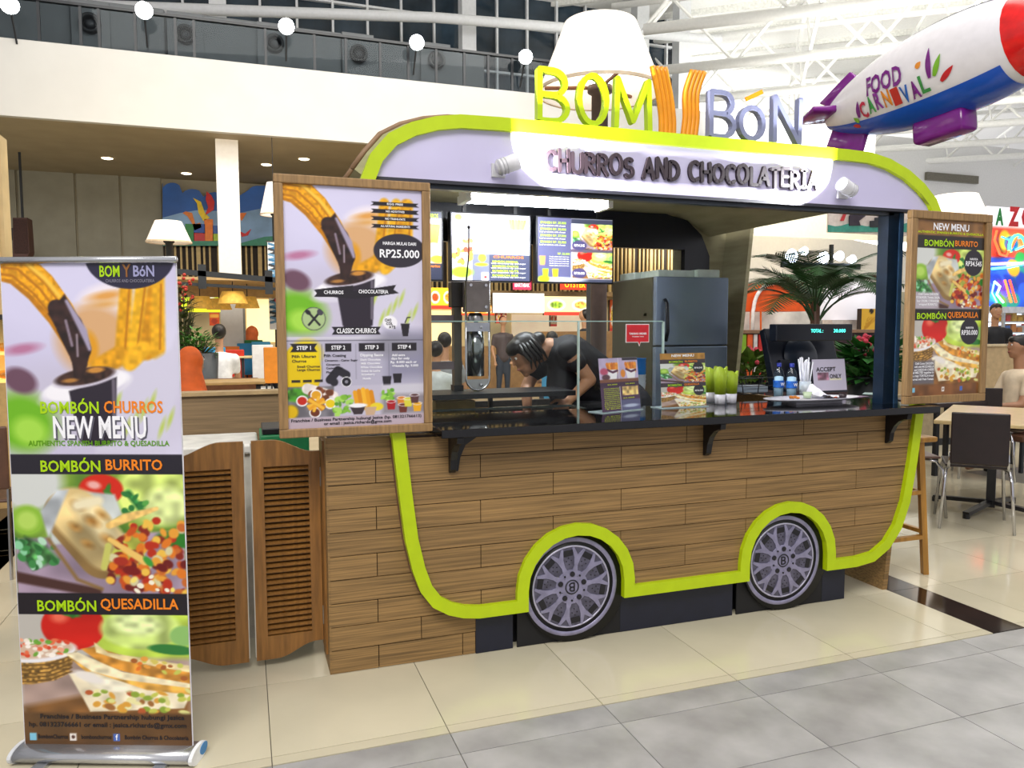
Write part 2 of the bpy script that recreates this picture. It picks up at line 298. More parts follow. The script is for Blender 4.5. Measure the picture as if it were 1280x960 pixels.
def art_ques(a, asp):
    X, Y = a.X, a.Y
    a.mix(np.ones(len(X)), 'BDB8B0'); a.poly([(0, .4), (1, .3), (1, 1), (0, 1)], 'A78F86', .03, .2, 8); a.rect(.45, -.1, 1.1, .38, 'B8D24C', .05, .15, 10); a.poly([(0, .82), (.4, .7), (1, .74), (1, 1), (0, 1)], '85592C', .06, .25, 9)
    a.ell(.32, .1, .19, .21, 'C81E14', 0, .015, .1, 8); a.ell(.24, .02, .05, .05, 'EE6A52', .3, .05); a.ell(.3, -.01, .07, .025, '3F7F2E', .3, .012); a.ell(.32, -.02, .02, .05, '2F6A26', 0, .01)
    a.ell(.72, .12, .24, .18, 'C4DA78', 0, .03, .22, 13); a.ell(.7, .08, .14, .1, 'DCEBA4', .2, .06, .2, 22); a.ell(.97, .18, .08, .09, '8FC06A', 0, .02); a.ell(.9, .3, .14, .045, '2F7A34', .12, .012)
    a.poly([(-.02, .36), (.34, .3), (.28, .52), (.2, .58), (.06, .62), (-.02, .62)], 'A07A3C', .015, .5, 60)
    for k in range(5): a.stroke([(-.02, .46+.035*k), (.16, .44+.035*k), (.3, .36+.035*k)], .006, '6E4E22', .008)
    a.ell(.12, .33, .22, .09, 'F0EEF2', -.2, .012); a.ell(.12, .31, .2, .075, 'D8B8A0', -.2, .02)
    a.dots(70, -.03, .18, .29, .37, .02, ['E8704A', 'F4E8D8', 'D8482C', '6FA83C', 'F0A888', 'FFF6EC'], 3, lambda x, y: ((x-.12)/.19)**2+((y-.29)/.09)**2 < 1)
    a.poly([(.36, .3), (.44, .12+.16), (.62, .36), (1.02, .5), (1.0, .64), (.62, .5), (.5, .45)], 'C98A34', .01, .3, 22); a.poly([(.44, .24), (.52, .33), (1.0, .44), (1.0, .5), (.6, .4), (.45, .33)], 'EBD7A0', .01, .2, 24)
    a.dots(30, .5, .34, .98, .58, .022, ['E8A040', 'D8C860', 'A8602A', 'C8CC5A', 'E87828'], 6, lambda x, y: abs(y-(.2+.3*x)) < .07)
    a.poly([(.28, .36), (.4, .38), (.62, .55), (1.02, .62), (1.02, .72), (.7, .66), (.45, .6)], 'D9A246', .01, .3, 20); a.poly([(.26, .34), (.34, .33), (.6, .5), (1.0, .6), (1.0, .64), (.6, .57), (.42, .5)], 'F2E4BC', .01, .15, 24)
    a.poly([(.28, .52), (.42, .5), (.74, .66), (1.0, .7), (.96, .82), (.7, .84), (.4, .86), (.36, .74)], 'EDE0C0', .012, .15, 16)
    a.dots(60, .38, .62, 1.0, .86, .028, ['C9CC58', 'E0DC8C', 'B85A2C', 'DFA23C', '8FA838', 'F0E8A8', 'A06A34'], 7, lambda x, y: y > .66 and y < .86)
    a.ell(.52, .62, .14, .05, 'F7EFD6', .3, .02, .1, 20); a.ell(.4, .55, .1, .04, 'EFE8E0', .5, .02)
# ------------------------------------------------------------------ stroke lettering with thickness
def arc(cx, cy, rx, ry, a0, a1, n=10): return [(cx+rx*math.cos(math.radians(a0+(a1-a0)*i/n)), cy+ry*math.sin(math.radians(a0+(a1-a0)*i/n))) for i in range(n+1)]
GL = {
 'C': (.72, [arc(.42, .5, .36, .48, 50, 310, 14)]), 'H': (.7, [[(.08, 0), (.06, 1)], [(.66, 0), (.62, 1)], [(.07, .48), (.64, .54)]]),
 'U': (.7, [[(.06, 1)]+arc(.36, .32, .3, .32, 180, 360)+[(.66, 1)]]), 'R': (.68, [[(.08, 0), (.06, 1)], [(.06, 1)]+arc(.32, .75, .28, .24, 90, -90, 8)+[(.07, .5)], [(.25, .5), (.66, 0)]]),
 'O': (.82, [arc(.41, .5, .36, .48, 0, 360, 18)]), 'S': (.62, [arc(.32, .74, .24, .24, 40, 250, 8)+arc(.32, .26, .26, .26, 80, -140, 8)]),
 'A': (.76, [[(.02, 0), (.38, 1), (.72, 0)], [(.13, .34), (.62, .34)]]), 'N': (.74, [[(.06, 0), (.06, 1), (.64, 0), (.66, 1)]]),
 'D': (.74, [[(.06, 0), (.06, 1)], [(.06, 1)]+arc(.2, .5, .46, .5, 85, -85, 12)+[(.06, 0)]]), 'L': (.56, [[(.08, 1), (.08, .02), (.52, .04)]]),
 'T': (.66, [[(.0, .96), (.64, 1)], [(.32, .97), (.34, 0)]]), 'E': (.6, [[(.56, 1), (.07, .97), (.08, 0), (.56, .03)], [(.08, .5), (.5, .52)]]), 'I': (.5, [[(.25, 0), (.25, 1)], [(.08, .98), (.42, 1)], [(.08, 0), (.42, .02)]]),
 'B': (.62, [[(.06, 0), (.06, 1), (.3, 1)]+arc(.32, .76, .24, .24, 90, -90, 8)+[(.06, .52)], [(.32, .52)]+arc(.32, .26, .28, .26, 90, -90, 8)+[(.06, 0)]]),
 'M': (1.0, [[(.06, 0), (.1, 1), (.5, .15), (.9, 1), (.94, 0)]]), ' ': (.4, []), '0': (.7, [arc(.35, .5, .3, .48, 0, 360, 16)]),
}
def glyph(mb, strokes, x0, z0, w, h, t, y0, y1, rnd=True, gw=1., ny=8):
    for st in strokes:
        pts = [(x0+px/gw*w, z0+pz*h) for px, pz in st]
        for i in range(len(pts)-1):
            (ax, az), (bx, bz) = pts[i], pts[i+1]; dx, dz = bx-ax, bz-az; L = math.hypot(dx, dz)
            if L < 1e-6: continue
            nx, nz = -dz/L*t/2, dx/L*t/2; mb.prism([(ax-nx, az-nz), (bx-nx, bz-nz), (bx+nx, bz+nz), (ax+nx, az+nz)], y0+.0004*(i % 2), y1)
        if rnd:
            for i, (ax, az) in enumerate(pts): mb.prism([(ax+t/2*math.cos(2*PI*k/ny), az+t/2*math.sin(2*PI*k/ny)) for k in range(ny)], y0+.0009, y1)
# =================================================================== SETTING
T = .5993; X0 = 1.2489
floor = struct(B('floor', -14, 26, -3, 26, -.06, -.004, M('6E6A60', .5)))
MBEIGE = M('CAC2A9', .13, 0, .06, 1.3, 0, None, .025); MGREY = M('A2A1A0', .3, 0, .14, 4, 0, None, .03); MDARK = M('2A1C16', .1, 0, .2, 8)
ys_b = [2.579]+[3.127+T*i for i in range(0, 9)]
tile_cache = {}
def tile(x0, x1, y0, y1, mat, g=.0016):
    k = (round(x1-x0, 3), round(y1-y0, 3), mat.name)
    if k not in tile_cache:
        mb = MB(); a, b = (x1-x0)/2-g, (y1-y0)/2-g; mb.box(-a, a, -b, b, -.006, 0); t = mb.build('floor_tile', mat, floor); tile_cache[k] = t.data
    else:
        t = bpy.data.objects.new('floor_tile', tile_cache[k]); COL.objects.link(t); t.parent = floor
    t.location = ((x0+x1)/2, (y0+y1)/2, 0)
XS0, XS1 = 3.262, 3.465                                   # black granite strip on the right
for i in range(-5, 9):
    xa = X0+T*i; xb = xa+T
    for (ya, yb) in [(2.527, 2.579)]+list(zip(ys_b[:-1], ys_b[1:])):
        if ya > 5.4 and i < 3 and i > -5: continue
        for (p, q) in ([(xa, xb)] if xb <= XS0 or xa >= XS1 else [(xa, XS0), (XS1, xb)]):
            if q-p > .02: tile(p, q, ya, yb, MBEIGE)
ys_g = [2.523, 2.3846, 2.0036, 1.404, .805]
for i in range(-4, 5):
    for ya, yb in zip(ys_g[1:], ys_g[:-1]): tile(X0+T*i, X0+T*(i+1), ya, yb, MGREY)
for k in range(9): ya = 2.527+T*k; tile(XS0, XS1, ya, ya+T, MDARK)
for k in range(4): tile(-1.95, -1.40, 5.05+T*k, 5.05+T*k+T, MDARK)
mb = MB()
for i in range(-24, 38):
    for j in range(0, 34):
        xa = X0+T*i; ya = 5.524+T*j
        if (i >= 9 or i < -5 or ya > 8.4 or (-5 < i < 3)) : mb.quad((xa+.002, ya+.002, -.0005), (xa+T-.002, ya+.002, -.0005), (xa+T-.002, ya+T-.002, -.0005), (xa+.002, ya+T-.002, -.0005))
t = mb.build('distant_floor_tile', MBEIGE, floor); t['kind'] = 'stuff'
# back wall under the upper floor: grey panels, slat band, painted mural
BW = 18.0
wb = struct(B('wall_back', -8, 26, BW+.06, BW+.3, 0, 4.9, M('A39C88', .7, 0, .02)))
for a, b in ((-5.6, -4.23), (-4.21, -3.19), (-3.17, -2.36), (-2.34, -1.56)): B('wall_panel', a+.012, b-.012, BW, BW+.08, 2.2, 4.62, M('8F8D7E', .6, 0, .05, 3), wb)
mslat = M('C9AE72', .5, 0, .1, 6, 0, None, .05)
sl = MB().box(-.02, .02, -.03, .03, 0, 1.35).build('slat', mslat, wb); sl.location = (-1.5, BW-.03, 2.33)
k = 0; x = -1.5
while x < 13.5:
    x += .115 if k % 7 else .17; k += 1
    c = sl.copy(); COL.objects.link(c); c.location = (x, BW-.03, 2.33); c.scale.x = 1.0 if k % 5 else 2.1; c.scale.z = 1.0 if x > 2 else .7
B('slat_backing', -1.56, 13.6, BW, BW+.05, 2.2, 3.75, M('2A2018', .7), wb)
cl_ = struct(B('ceiling', -9, 13.2, 13.62, BW+.3, 4.60, 4.7, M('A3967C', .8, 0, .04, 2)))
MB().box(-9, 13.2, 13.5, 13.62, 4.60, 5.73).build('balcony_fascia', M('CBCAC5', .55, 0, .015, 2), cl_)
for px, py in ((134, 198), (233, 217), (333, 206), (380, 199)):
    p = WZ(px, py, 4.595); MB().lathe([(.0, -.012), (.07, -.012), (.1, 0)], p, 12).build('downlight', M('FFF2D0', .4, 0, 0, 5, 5), cl_)
p = B('pillar', -.36, 0, 14.0, 14.35, 0, 4.6, M('E8E6E2', .6, 0, .02)); struct(p); p.name = 'wall_pillar'
# upper window wall
ww = struct(B('window_1', -9, 13.5, 22.2, 22.25, 5.5, 12.5, M('0E1620', .2)))
mp_ = M('2E3C48', .06, 0, .35, .9, 0, None, .25); mw = M('E4E6E8', .45, 0, .02)
pane = MB().box(.03, .92, 0, .03, .03, 1.35).build('pane', mp_, ww); pane.location = (-6, 22.15, 6.2)
for i in range(20):
    for j in range(4):
        if i or j:
            c = pane.copy(); COL.objects.link(c); c.location = (-6+.95*i, 22.15, 6.2+1.38*j)
for i in range(21): B('mullion', -6.03+.95*i, -5.97+.95*i, 22.02, 22.15, 5.8, 12, mw, ww)
for j in range(5): B('transom', -9, 13.2, 22.04, 22.15, 6.17+1.38*j, 6.23+1.38*j, mw, ww)
for px in (584, 800, 273, 852): p = W(px, 40, 21.0); B('trim_1', p.x-.2, p.x+.2, 20.8, 21.2, 4.7, 12.5, mw).__setitem__('kind', 'structure')
t = MB(); a = W(-40, 2, 20); b = W(545, 22, 20); c = W(760, 42, 20); t.tube([a, b, W(900, 50, 20)], .13, 10); t = t.build('trim_2', mw, None, True); struct(t)
# balcony railing with glass and ducts with round vents behind
rl = thing('balcony_railing', 'dark framed glass railing along the top of the white balcony', 'railing', (0, 13.56, 5.73)); mr = M('23262A', .35)
for px in (50, 102, 125, 170, 220, 243, 332, 393, 432, 475, 510, 545, 580, 610, 640):
    p = W(px, 60, 13.55); B('post', p.x-.02, p.x+.02, 13.53, 13.57, 5.73, 6.34, mr, rl)
B('handrail', -9, 7, 13.51, 13.59, 6.33, 6.37, mr, rl); B('glass_panel', -9, 7, 13.548, 13.556, 5.74, 6.33, GLASS3, rl)
MD = M('6A6E70', .6, 0, .06, 3); MDK = M('14161A', .5)
for k, (a, b) in enumerate(((0, 93), (112, 208), (238, 324), (344, 426), (438, 538), (550, 602))):
    A = W(a, 60, 15.5); C = W(b, 60, 15.5); d = B('air_duct', A.x, C.x, 15.3, 15.9, 5.5, 7.12-.02*k, MD, None, .03); tag(d, 'grey duct casing behind the balcony glass, '+('leftmost, cut by the photo edge', 'second from left', 'third from left', 'fourth from left', 'fifth from left', 'rightmost and narrowest')[k], 'duct', 'duct casings behind the balcony')
for k, (px, py) in enumerate(((113, 30), (232, 44), (343, 55), (448, 68), (545, 76))):
    p = W(px, py, 15.2); R = Matrix.Rotation(PI/2, 3, 'X')
    v = thing('air_vent', 'round black air vent above the balcony, '+('leftmost of five', 'second from the left', 'third from the left', 'fourth from the left', 'rightmost of five')[k], 'vent', p, 'round vents above the balcony')
    MB().lathe([(.11, 0), (.17, .0), (.17, .08), (.13, .1), (.11, .06), (.1, 0)], p, 22, R).build('outer_ring', MDK, v, True)
    MB().lathe([(.0, .05), (.06, .06), (.075, .02), (.1, -.01), (0, -.02)], p, 18, R).build('core', M('2A2C30', .4), v, True); B('mount_panel', p.x-.3, p.x+.3, 15.22, 15.27, 4.7, 7.05, MD, v)
for k, (px, py) in enumerate(((12, 6), (180, 13), (358, 33), (521, 53), (657, 71))):
    p = W(px, py, 13.2); v = thing('floodlight', 'blazing white floodlight above the balcony edge, '+('in the top left corner', 'second from the left', 'third from the left', 'fourth from the left', 'nearest the giant lampshade')[k], 'light', p, 'floodlights along the balcony')
    d = (CAM-p).normalized(); q = d.to_track_quat('Z', 'Y').to_matrix()
    MB().lathe([(0, -.16), (.08, -.15), (.12, -.02), (.125, 0)], p, 16, q).build('housing', M('CFCFCF', .4), v, True); MB().lathe([(0, .03), (.07, .025), (.12, 0)], p, 16, q).build('lens', M('FFFFFF', .3, 0, 0, 5, 45), v, True); MB().tube([p-d*.1, p+Vector((0, .3, -.45))], .015, 6).build('bracket', MDK, v)
# hall roof: deck, purlins, tubular trusses
dk = struct(B('ceiling_2', -10, 60, 4.5, 60, 0, .1, M('F3F3F0', .6, 0, .02))); dk.name = 'ceiling.001'
dk.rotation_euler = (math.radians(-2), 0, 0); dk.location = (0, 0, 12.0)
area('roof_uplight', (14, 14, 4.2), (15, 18, 12), 9, 5, 1500, (1, .99, .95)); area('roof_uplight', (20, 30, 4.5), (20, 32, 12), 14, 6, 2200, (1, .99, .95))
e1 = Vector((.807, -.59, 0)); e2 = Vector((.59, .807, 0)); base = Vector((8, 9, 0)); mt_ = M('F2F2EE', .5, 0, .02)
for k in range(9):
    z = 8.6+.0*k; c = base+e2*(1.0+3.1*k); tr = thing('roof_truss', 'white tubular roof truss, number %s from the front of the hall' % ('one two three four five six seven eight nine'.split()[k]), 'truss', (c.x, c.y, z), 'white roof trusses')
    tr['label'] = 'white tubular roof truss high over the hall, ' + ('nearest, above the airship', 'second row back', 'third row back', 'fourth row back', 'fifth row back', 'sixth row back', 'seventh row back', 'eighth row back', 'farthest row')[k]
    A = c-e1*(1+1.3*k); Bp = c+e1*26; MB().tube([A+Vector((0, 0, z)), Bp+Vector((0, 0, z))], .13, 10).build('lower_chord', mt_, tr, True); MB().tube([A+Vector((0, 0, z+1.9)), Bp+Vector((0, 0, z+1.9))], .09, 8).build('upper_chord', mt_, tr, True)
    for i in range(14):
        q = A+e1*(3.4*i); a = Vector((q.x, q.y, z)); b = a+e1*1.7+Vector((0, 0, 1.9)); cc = a+e1*3.4
        MB().tube([a, b], .05, 6).tube([b, cc], .05, 6).build('diagonal', mt_, tr)
for k in range(6, 14):
    c = base+e1*(-20+3.4*k); a = c+e2*0; b = c+e2*32; t = MB().tube([Vector((a.x, a.y, 10.6)), Vector((b.x, b.y, 10.6))], .07, 6).tube([Vector((a.x, a.y, 8.75)), Vector((b.x, b.y, 8.75))], .05, 6)
    for j in range(10): p = c+e2*(3.1*j+1.0); q = p+e2*1.55; t.tube([Vector((p.x, p.y, 8.7)), Vector((q.x, q.y, 10.6))], .035, 5)
    t = t.build('trim_3', mt_); struct(t)
for k in range(16):
    c = base+e2*(1.9*k-2); t = MB().beam(c-e1*(4+k)+Vector((0, 0, 11.25)), c+e1*28+Vector((0, 0, 11.25)), .12, .3).build('purlin', M('E6E6E0', .6), None); t.name = 'trim_4'; struct(t)
# right-hand far wall
wr = struct(B('wall_right', 17.5, 45, 26, 26.3, 0, 9.5, M('E6E6E4', .7, 0, .02)))
p = W(1158, 215, 25.9); q = W(1222, 230, 25.9); B('window_2', p.x, q.x, 25.85, 25.98, q.z, p.z, M('6E6A5C', .3)).__setitem__('kind', 'structure')
# =================================================================== KIOSK
KT = thing('food_kiosk', 'bus shaped food kiosk with plank front, lime outline and printed wheels', 'kiosk', (1.9, 4.0, 0))
FY = 3.095
def arcz(cx, cz, rx, rz, a0, a1, n=12): return [(cx+rx*math.cos(math.radians(a0+(a1-a0)*i/n)), cz+rz*math.sin(math.radians(a0+(a1-a0)*i/n))) for i in range(n+1)]
Hs = .027
left_up = [(.93, .205), (.86, .215), (.80, .235), (.74, .272), (.695, .335), (.665, .42), (.636, .55), (.612, .75), (.588, .98), (.545, 1.3), (.505, 1.6), (.48, 1.85), (.475, 2.0), (.515, 2.10), (.58, 2.175), (.665, 2.222), (.76, 2.252), (.86, 2.268), (1.03, 2.272)]
right_dn = [(2.84, 2.272), (2.98, 2.268), (3.10, 2.245), (3.22, 2.200), (3.32, 2.14), (3.40, 2.07), (3.44, 2.0), (3.447, 1.85), (3.43, 1.6), (3.40, 1.3), (3.362, .98), (3.33, .72), (3.29, .5), (3.24, .37), (3.17, .28), (3.08, .225), (2.97, .21)]
arch1 = arcz(1.388, .27, .262, .256, 0, 180); arch2 = arcz(2.545, .27, .262, .262, 0, 180)
cen = left_up+right_dn+[(2.835, .21), (2.807, .21)]+arch2+[(2.283, .21), (1.65, .21)]+arch1+[(1.126, .205)]
def offs(P, d):
    out = []; n = len(P)
    for i in range(n):
        a, b, c = Vector(P[i-1]), Vector(P[i]), Vector(P[(i+1) % n]); t1 = (b-a).normalized(); t2 = (c-b).normalized()
        n1 = Vector((-t1.y, t1.x)); n2 = Vector((-t2.y, t2.x)); mm = (n1+n2); 
        if mm.length < .1: mm = n1
        mm.normalize(); out.append(tuple(b+mm*d/max(.45, mm.dot(n1))))
    return out
ar = sum(cen[i][0]*cen[(i+1) % len(cen)][1]-cen[(i+1) % len(cen)][0]*cen[i][1] for i in range(len(cen))); sg = 1 if ar < 0 else -1
OUT = offs(cen, sg*Hs); INN = offs(cen, -sg*Hs)
mb = MB(); n = len(cen)
for y in (3.072, 3.127): mb.v += [Vector((x, y, z)) for x, z in OUT]+[Vector((x, y, z)) for x, z in INN]
for i in range(n):
    j = (i+1) % n; mb.f += [(i, j, n+j, n+i), (2*n+i, 3*n+i, 3*n+j, 2*n+j), (i, 2*n+i, 2*n+j, j), (n+i, n+j, 3*n+j, 3*n+i)]
mb.build('green_trim', LIME, KT)
MEDG = M('6B4A34', .6)
lower = [p for p in cen]
mb = MB(); O2 = offs(cen, sg*(Hs+.004)); iL = left_up.index((.588, .98)); iR = len(left_up)+right_dn.index((3.362, .98))
sub = [O2[i] for i in range(iL, -1, -1)]+[O2[i] for i in range(n-1, iR-1, -1)]; mb.prism(sub, 3.112, 3.150); mb.build('lower_body_board', MEDG, KT)
# planks
def lowz(x):
    best = 9
    P = cen
    for i in range(n):
        (x0, z0), (x1, z1) = P[i], P[(i+1) % n]
        if max(z0, z1) > 1.4 or x0 == x1: continue
        if min(x0, x1) <= x <= max(x0, x1):
            z = z0+(z1-z0)*(x-x0)/(x1-x0); best = z if best == 9 else max(best, z)
    return best
RH = .0985; gap = .0036
A_ = [-.4, .27, .941, 1.614, 2.297, 2.971, 3.7]; B_ = [-.07, .6, 1.278, 1.956, 2.63, 3.31, 3.9]
def plank(xa, xb, z0, z1, y0, y1, parent, low=None):
    xa += gap/2; xb -= gap/2; z0 += gap/2; z1 -= gap/2; xs = [xa+(xb-xa)*i/60 for i in range(61)]
    if low is None: return MB().box(xa, xb, y0, y1, z0, z1).build('plank', WOODP, parent)
    runs = []; cur = []
    for x in xs:
        if low(x) < z1-.001: cur.append((x, max(z0, low(x))))
        elif cur: runs.append(cur); cur = []
    if cur: runs.append(cur)
    for r in runs:
        if len(r) < 3: continue
        keep = [r[0]]
        for i in range(1, len(r)-1):
            if abs((r[i+1][1]-r[i][1])-(r[i][1]-r[i-1][1])) > 1e-5: keep.append(r[i])
        keep.append(r[-1]); poly = keep+[(r[-1][0], z1), (r[0][0], z1)]; MB().prism(poly, y0, y1).build('plank', WOODP, parent)
fb = MB().prism([(.62, .9), (.64, .6), (.7, .35), (.8, .24), (.95, .215), (1.13, .215)]+arch1[::-1][1:-1]+[(1.65, .215), (2.28, .215)]+arch2[::-1][1:-1]+[(2.81, .215), (3.0, .22), (3.2, .33), (3.28, .5), (3.35, .98), (.62, .98)], 3.106, 3.111).build('front_panel', M('2A1A10', .7), KT)
for r in range(2, 10):
    z0, z1 = RH*r, min(RH*(r+1), .975)
    J = A_ if r % 2 == 0 else B_
    for a, b in zip(J[:-1], J[1:]):
        a2, b2 = max(a, .585), min(b, 3.365)
        if b2-a2 > .03: plank(a2, b2, z0, z1, FY, 3.106, fb, lowz)
# side panel of planks left of the body
wp = B('side_panel', .308, 1.0, 3.146, 3.38, 0, .985, M('2A1A10', .7), KT)
for r in range(10):
    z0, z1 = RH*r, min(RH*(r+1), .985); J = {0: [.306, .501, .866, .925], 1: [.306, .684, .93]}.get(r, [.306, .5, .95] if r % 2 == 0 else [.306, .95])
    for a, b in zip(J[:-1], J[1:]): plank(a, b, z0, z1, 3.13, 3.146, wp)
MB().box(.300, .308, 3.132, 3.385, 0, .985).build('side_board', WOODP, KT)
B('door_jamb', .292, .300, 3.2, 3.34, .06, .965, WOODD, KT); B('door_post', .296, .318, 3.30, 3.34, .06, .965, WOODD, KT)
# plinth
for a, b in ((.925, 1.097), (1.631, 2.251), (2.80, 2.946)): B('plinth_block', a, b, 3.127, 3.4, 0, .186, M('14182A', .5), KT)
B('plinth_recess', .94, 2.93, 3.19, 3.4, 0, .185, M('0A0C14', .5), KT)
for cx in (1.388, 2.545): MB().prism(arcz(cx, .25, .27, .27, 0, 180)+[(cx-.27, 0), (cx+.27, 0)], 3.128, 3.135).build('wheel_well', M('0B0B10', .6), KT)
# wheels: board discs with relief
def wheel(cx, cz):
    w = MB().lathe([(0, 0), (.244, 0), (.250, .006), (.250, .02), (0, .02)], (cx+.005, 3.124, cz), 48, Matrix.Rotation(PI/2, 3, 'X')); w = w.build('wheel', M('0E0E12', .45), KT, True)
    RX = Matrix.Rotation(PI/2, 3, 'X'); c = Vector((cx-.016, 3.1045, cz+.006)); MT = M('8D8AA6', .35, .25, .12, 20); D2 = M('3A3848', .5); DD = M('15141C', .5)
    MB().lathe([(.207, 0), (.211, .004), (.222, .0035), (.228, 0)], c, 56, RX).build('rim_ring', MT, w, True)
    MB().lathe([(.182, 0), (.184, .003), (.189, .003), (.191, 0)], c, 56, RX).build('rim_line', M('B8B6CC', .3, .3), w, True)
    MB().lathe([(0, .001), (.183, .001), (.184, 0)], c, 48, RX).build('brake_disc', M('5A586A', .4, .3, .2, 30), w)
    f = lambda r, a: (c.x+r*math.cos(a), c.z+r*math.sin(a))
    mb = MB(); md = MB(); mh = MB()
    for k in range(10):
        a = 2*PI*k/10+.12
        mb.prism([f(.052, a-.36), f(.1, a-.085), f(.135, a-.11), f(.180, a-.19), f(.182, a-.13), f(.15, a-.0), f(.182, a+.13), f(.180, a+.19), f(.135, a+.11), f(.1, a+.085), f(.052, a+.36)], 3.0985, 3.1035)
        b = a+PI/10; md.prism([f(.145, b-.15), f(.172, b-.16), f(.172, b+.16), f(.145, b+.15)], 3.1015, 3.1035)
        for rr, dd in ((.105, 0), (.122, .1), (.122, -.1), (.134, 0)): x, z = f(rr, b+dd); md.prism([(x+.003*math.cos(t), z+.003*math.sin(t)) for t in (0, 1.26, 2.5, 3.77, 5.0)], 3.1015, 3.1035)
    for k in range(5):
        a = 2*PI*k/5+.3; x, z = f(.06, a); mh.lathe([(0, .003), (.012, .003), (.0125, 0)], (x, 3.0975, z), 12, RX); x, z = f(.062, a+.63); mh.lathe([(0, .002), (.005, .002), (.005, 0)], (x, 3.0975, z), 8, RX)
    mb.build('spokes', MT, w); md.build('brake_slots', DD, w)['kind'] = 'stuff'; MB().lathe([(0, .005), (.078, .005), (.08, 0)], c, 36, RX).build('hub', MT, w); mh.build('wheel_bolts', DD, w)['kind'] = 'stuff'
    hb = MB().lathe([(.028, .001), (.03, .003), (.034, .001)], (c.x, 3.0985, c.z), 30, RX).build('hub_ring', DD, w)
    g = MB(); glyph(g, GL['B'][1] if cx > 2 else [[(.62-a_, 1-b_) for a_, b_ in st_] for st_ in GL['B'][1]], c.x-.013, c.z-.018, .026, .036, .006, 3.0965, 3.099, True, .62); g.build('hub_letter', DD, w)
wheel(1.388, .25); wheel(2.545, .25)
# upper body: fascia, roof, end wall, back header
FAS = M('C4BFDF', .42, 0, .02, 4)
top = [p for p in cen if p[1] > 2.03 and p[1] < 2.4]; top = sorted(set(top), key=lambda p: p[0])
MB().prism([(.47, 2.03)]+top+[(3.44, 2.03)], FY, 3.13).build('fascia_board', FAS, KT)
B('fascia_edge', .5, 3.42, 3.094, 3.135, 2.016, 2.03, M('2E2E38', .5), KT)
MRI = M('A59F7E', .7, 0, .10, 3, 0, (1, 1, 8), 0, .2)
arcI = [(.465, 2.03)]+[p for p in top if not (p[0] > 3.3 and p[1] < 2.12)]+[(3.345, 2.125)]; r_out = [(x+(-.03 if x < 1 else .03 if x > 3 else 0), z+.028) for x, z in arcI]; r_in = [(x+(.05 if x < 1 else -.05 if x > 3 else 0), z-.028) for x, z in arcI]
mb = MB(); k = len(arcI)
for y in (3.128, 4.96): mb.v += [Vector((x, y, z)) for x, z in r_out]+[Vector((x, y, z)) for x, z in r_in]
for i in range(k-1): mb.f += [(i, i+1, k+i+1, k+i), (2*k+i, 3*k+i, 3*k+i+1, 2*k+i+1), (i, 2*k+i, 2*k+i+1, i+1), (k+i, k+i+1, 3*k+i+1, 3*k+i)]
mb.f += [(0, k, 3*k, 2*k), (k-1, 3*k-1, 4*k-1, 2*k-1)]; mb.build('roof_shell', MRI, KT)
for y in (3.16, 3.42, 3.7):                               # ribs showing over the left shoulder
    mb = MB(); pr = [(x-(.036 if x < 1 else 0), 3, z+.036) for x, z in arcI if x < 1.1]; mb.tube([(a, y, c) for a, _, c in pr], .012, 6).build('roof_rib', M('8C6E52', .6), KT, True)
# side walls: sloped end wall on the right with a window opening
def end_wall(side):
    xs = (lambda z: 3.335+.10*(z-.98)/1.02) if side > 0 else (lambda z: .60-.10*(z-.98)/1.02)
    def seg(y0, y1, z0, z1, nm, mat):
        t = .03; v = []
        mb = MB(); a, b = xs(z0), xs(z1); mb.v = [Vector(p) for p in ((a, y0, z0), (a+t, y0, z0), (a+t, y1, z0), (a, y1, z0), (b, y0, z1), (b+t, y0, z1), (b+t, y1, z1), (b, y1, z1))]
        mb.f = [(3, 2, 1, 0), (4, 5, 6, 7), (0, 1, 5, 4), (1, 2, 6, 5), (2, 3, 7, 6), (3, 0, 4, 7)]; mb.build(nm, mat, KT)
    if side > 0:
        seg(4.66, 4.95, .0, 2.16, 'rear_pillar', MRI); MB().prism([(3.0, 1.0), (3.37, 1.0), (3.47, 2.0), (3.46, 2.16), (3.30, 2.24), (3.0, 2.26)], 4.952, 4.97).build('rear_fill', MRI, KT)
        seg(3.16, 4.66, .0, .96, 'end_wall', WOODP)
    else: seg(4.7, 4.95, 0, 2.06, 'rear_pillar', MRI)
end_wall(1); end_wall(-1)
hd = [(.6, 1.99)]+[(.6, 2.1), (.75, 2.2), (.9, 2.24), (2.9, 2.24), (3.08, 2.2), (3.2, 2.1), (3.27, 1.95), (3.28, 0), (3.06, 0), (3.06, 1.99)]
MB().prism(hd, 4.9, 4.95).build('back_header', NAVY, KT)
B('back_wall', .6, 3.06, 4.9, 4.94, 0, .93, M('2A2622', .6), KT)
MPO = M('16283C', .3, .4, .1)
B('window_post', 3.165, 3.235, 3.13, 3.2, 1.02, 2.03, MPO, KT); B('post_strip', 3.235, 3.262, 3.125, 3.17, 1.02, 2.03, M('3C5C80', .3, .5), KT)
B('window_post', .64, .70, 3.14, 3.2, 1.02, 2.03, MPO, KT)
mb = MB().box(.68, 3.2, 3.13, 3.17, 2.0, 2.03); mb.build('track_rail', M('4A5058', .3, .6), KT)
mb = MB()
for i in range(24): mb.beam((.74+.018*i, 3.17, 2.0), (.755+.018*i, 3.5, 2.2), .005)
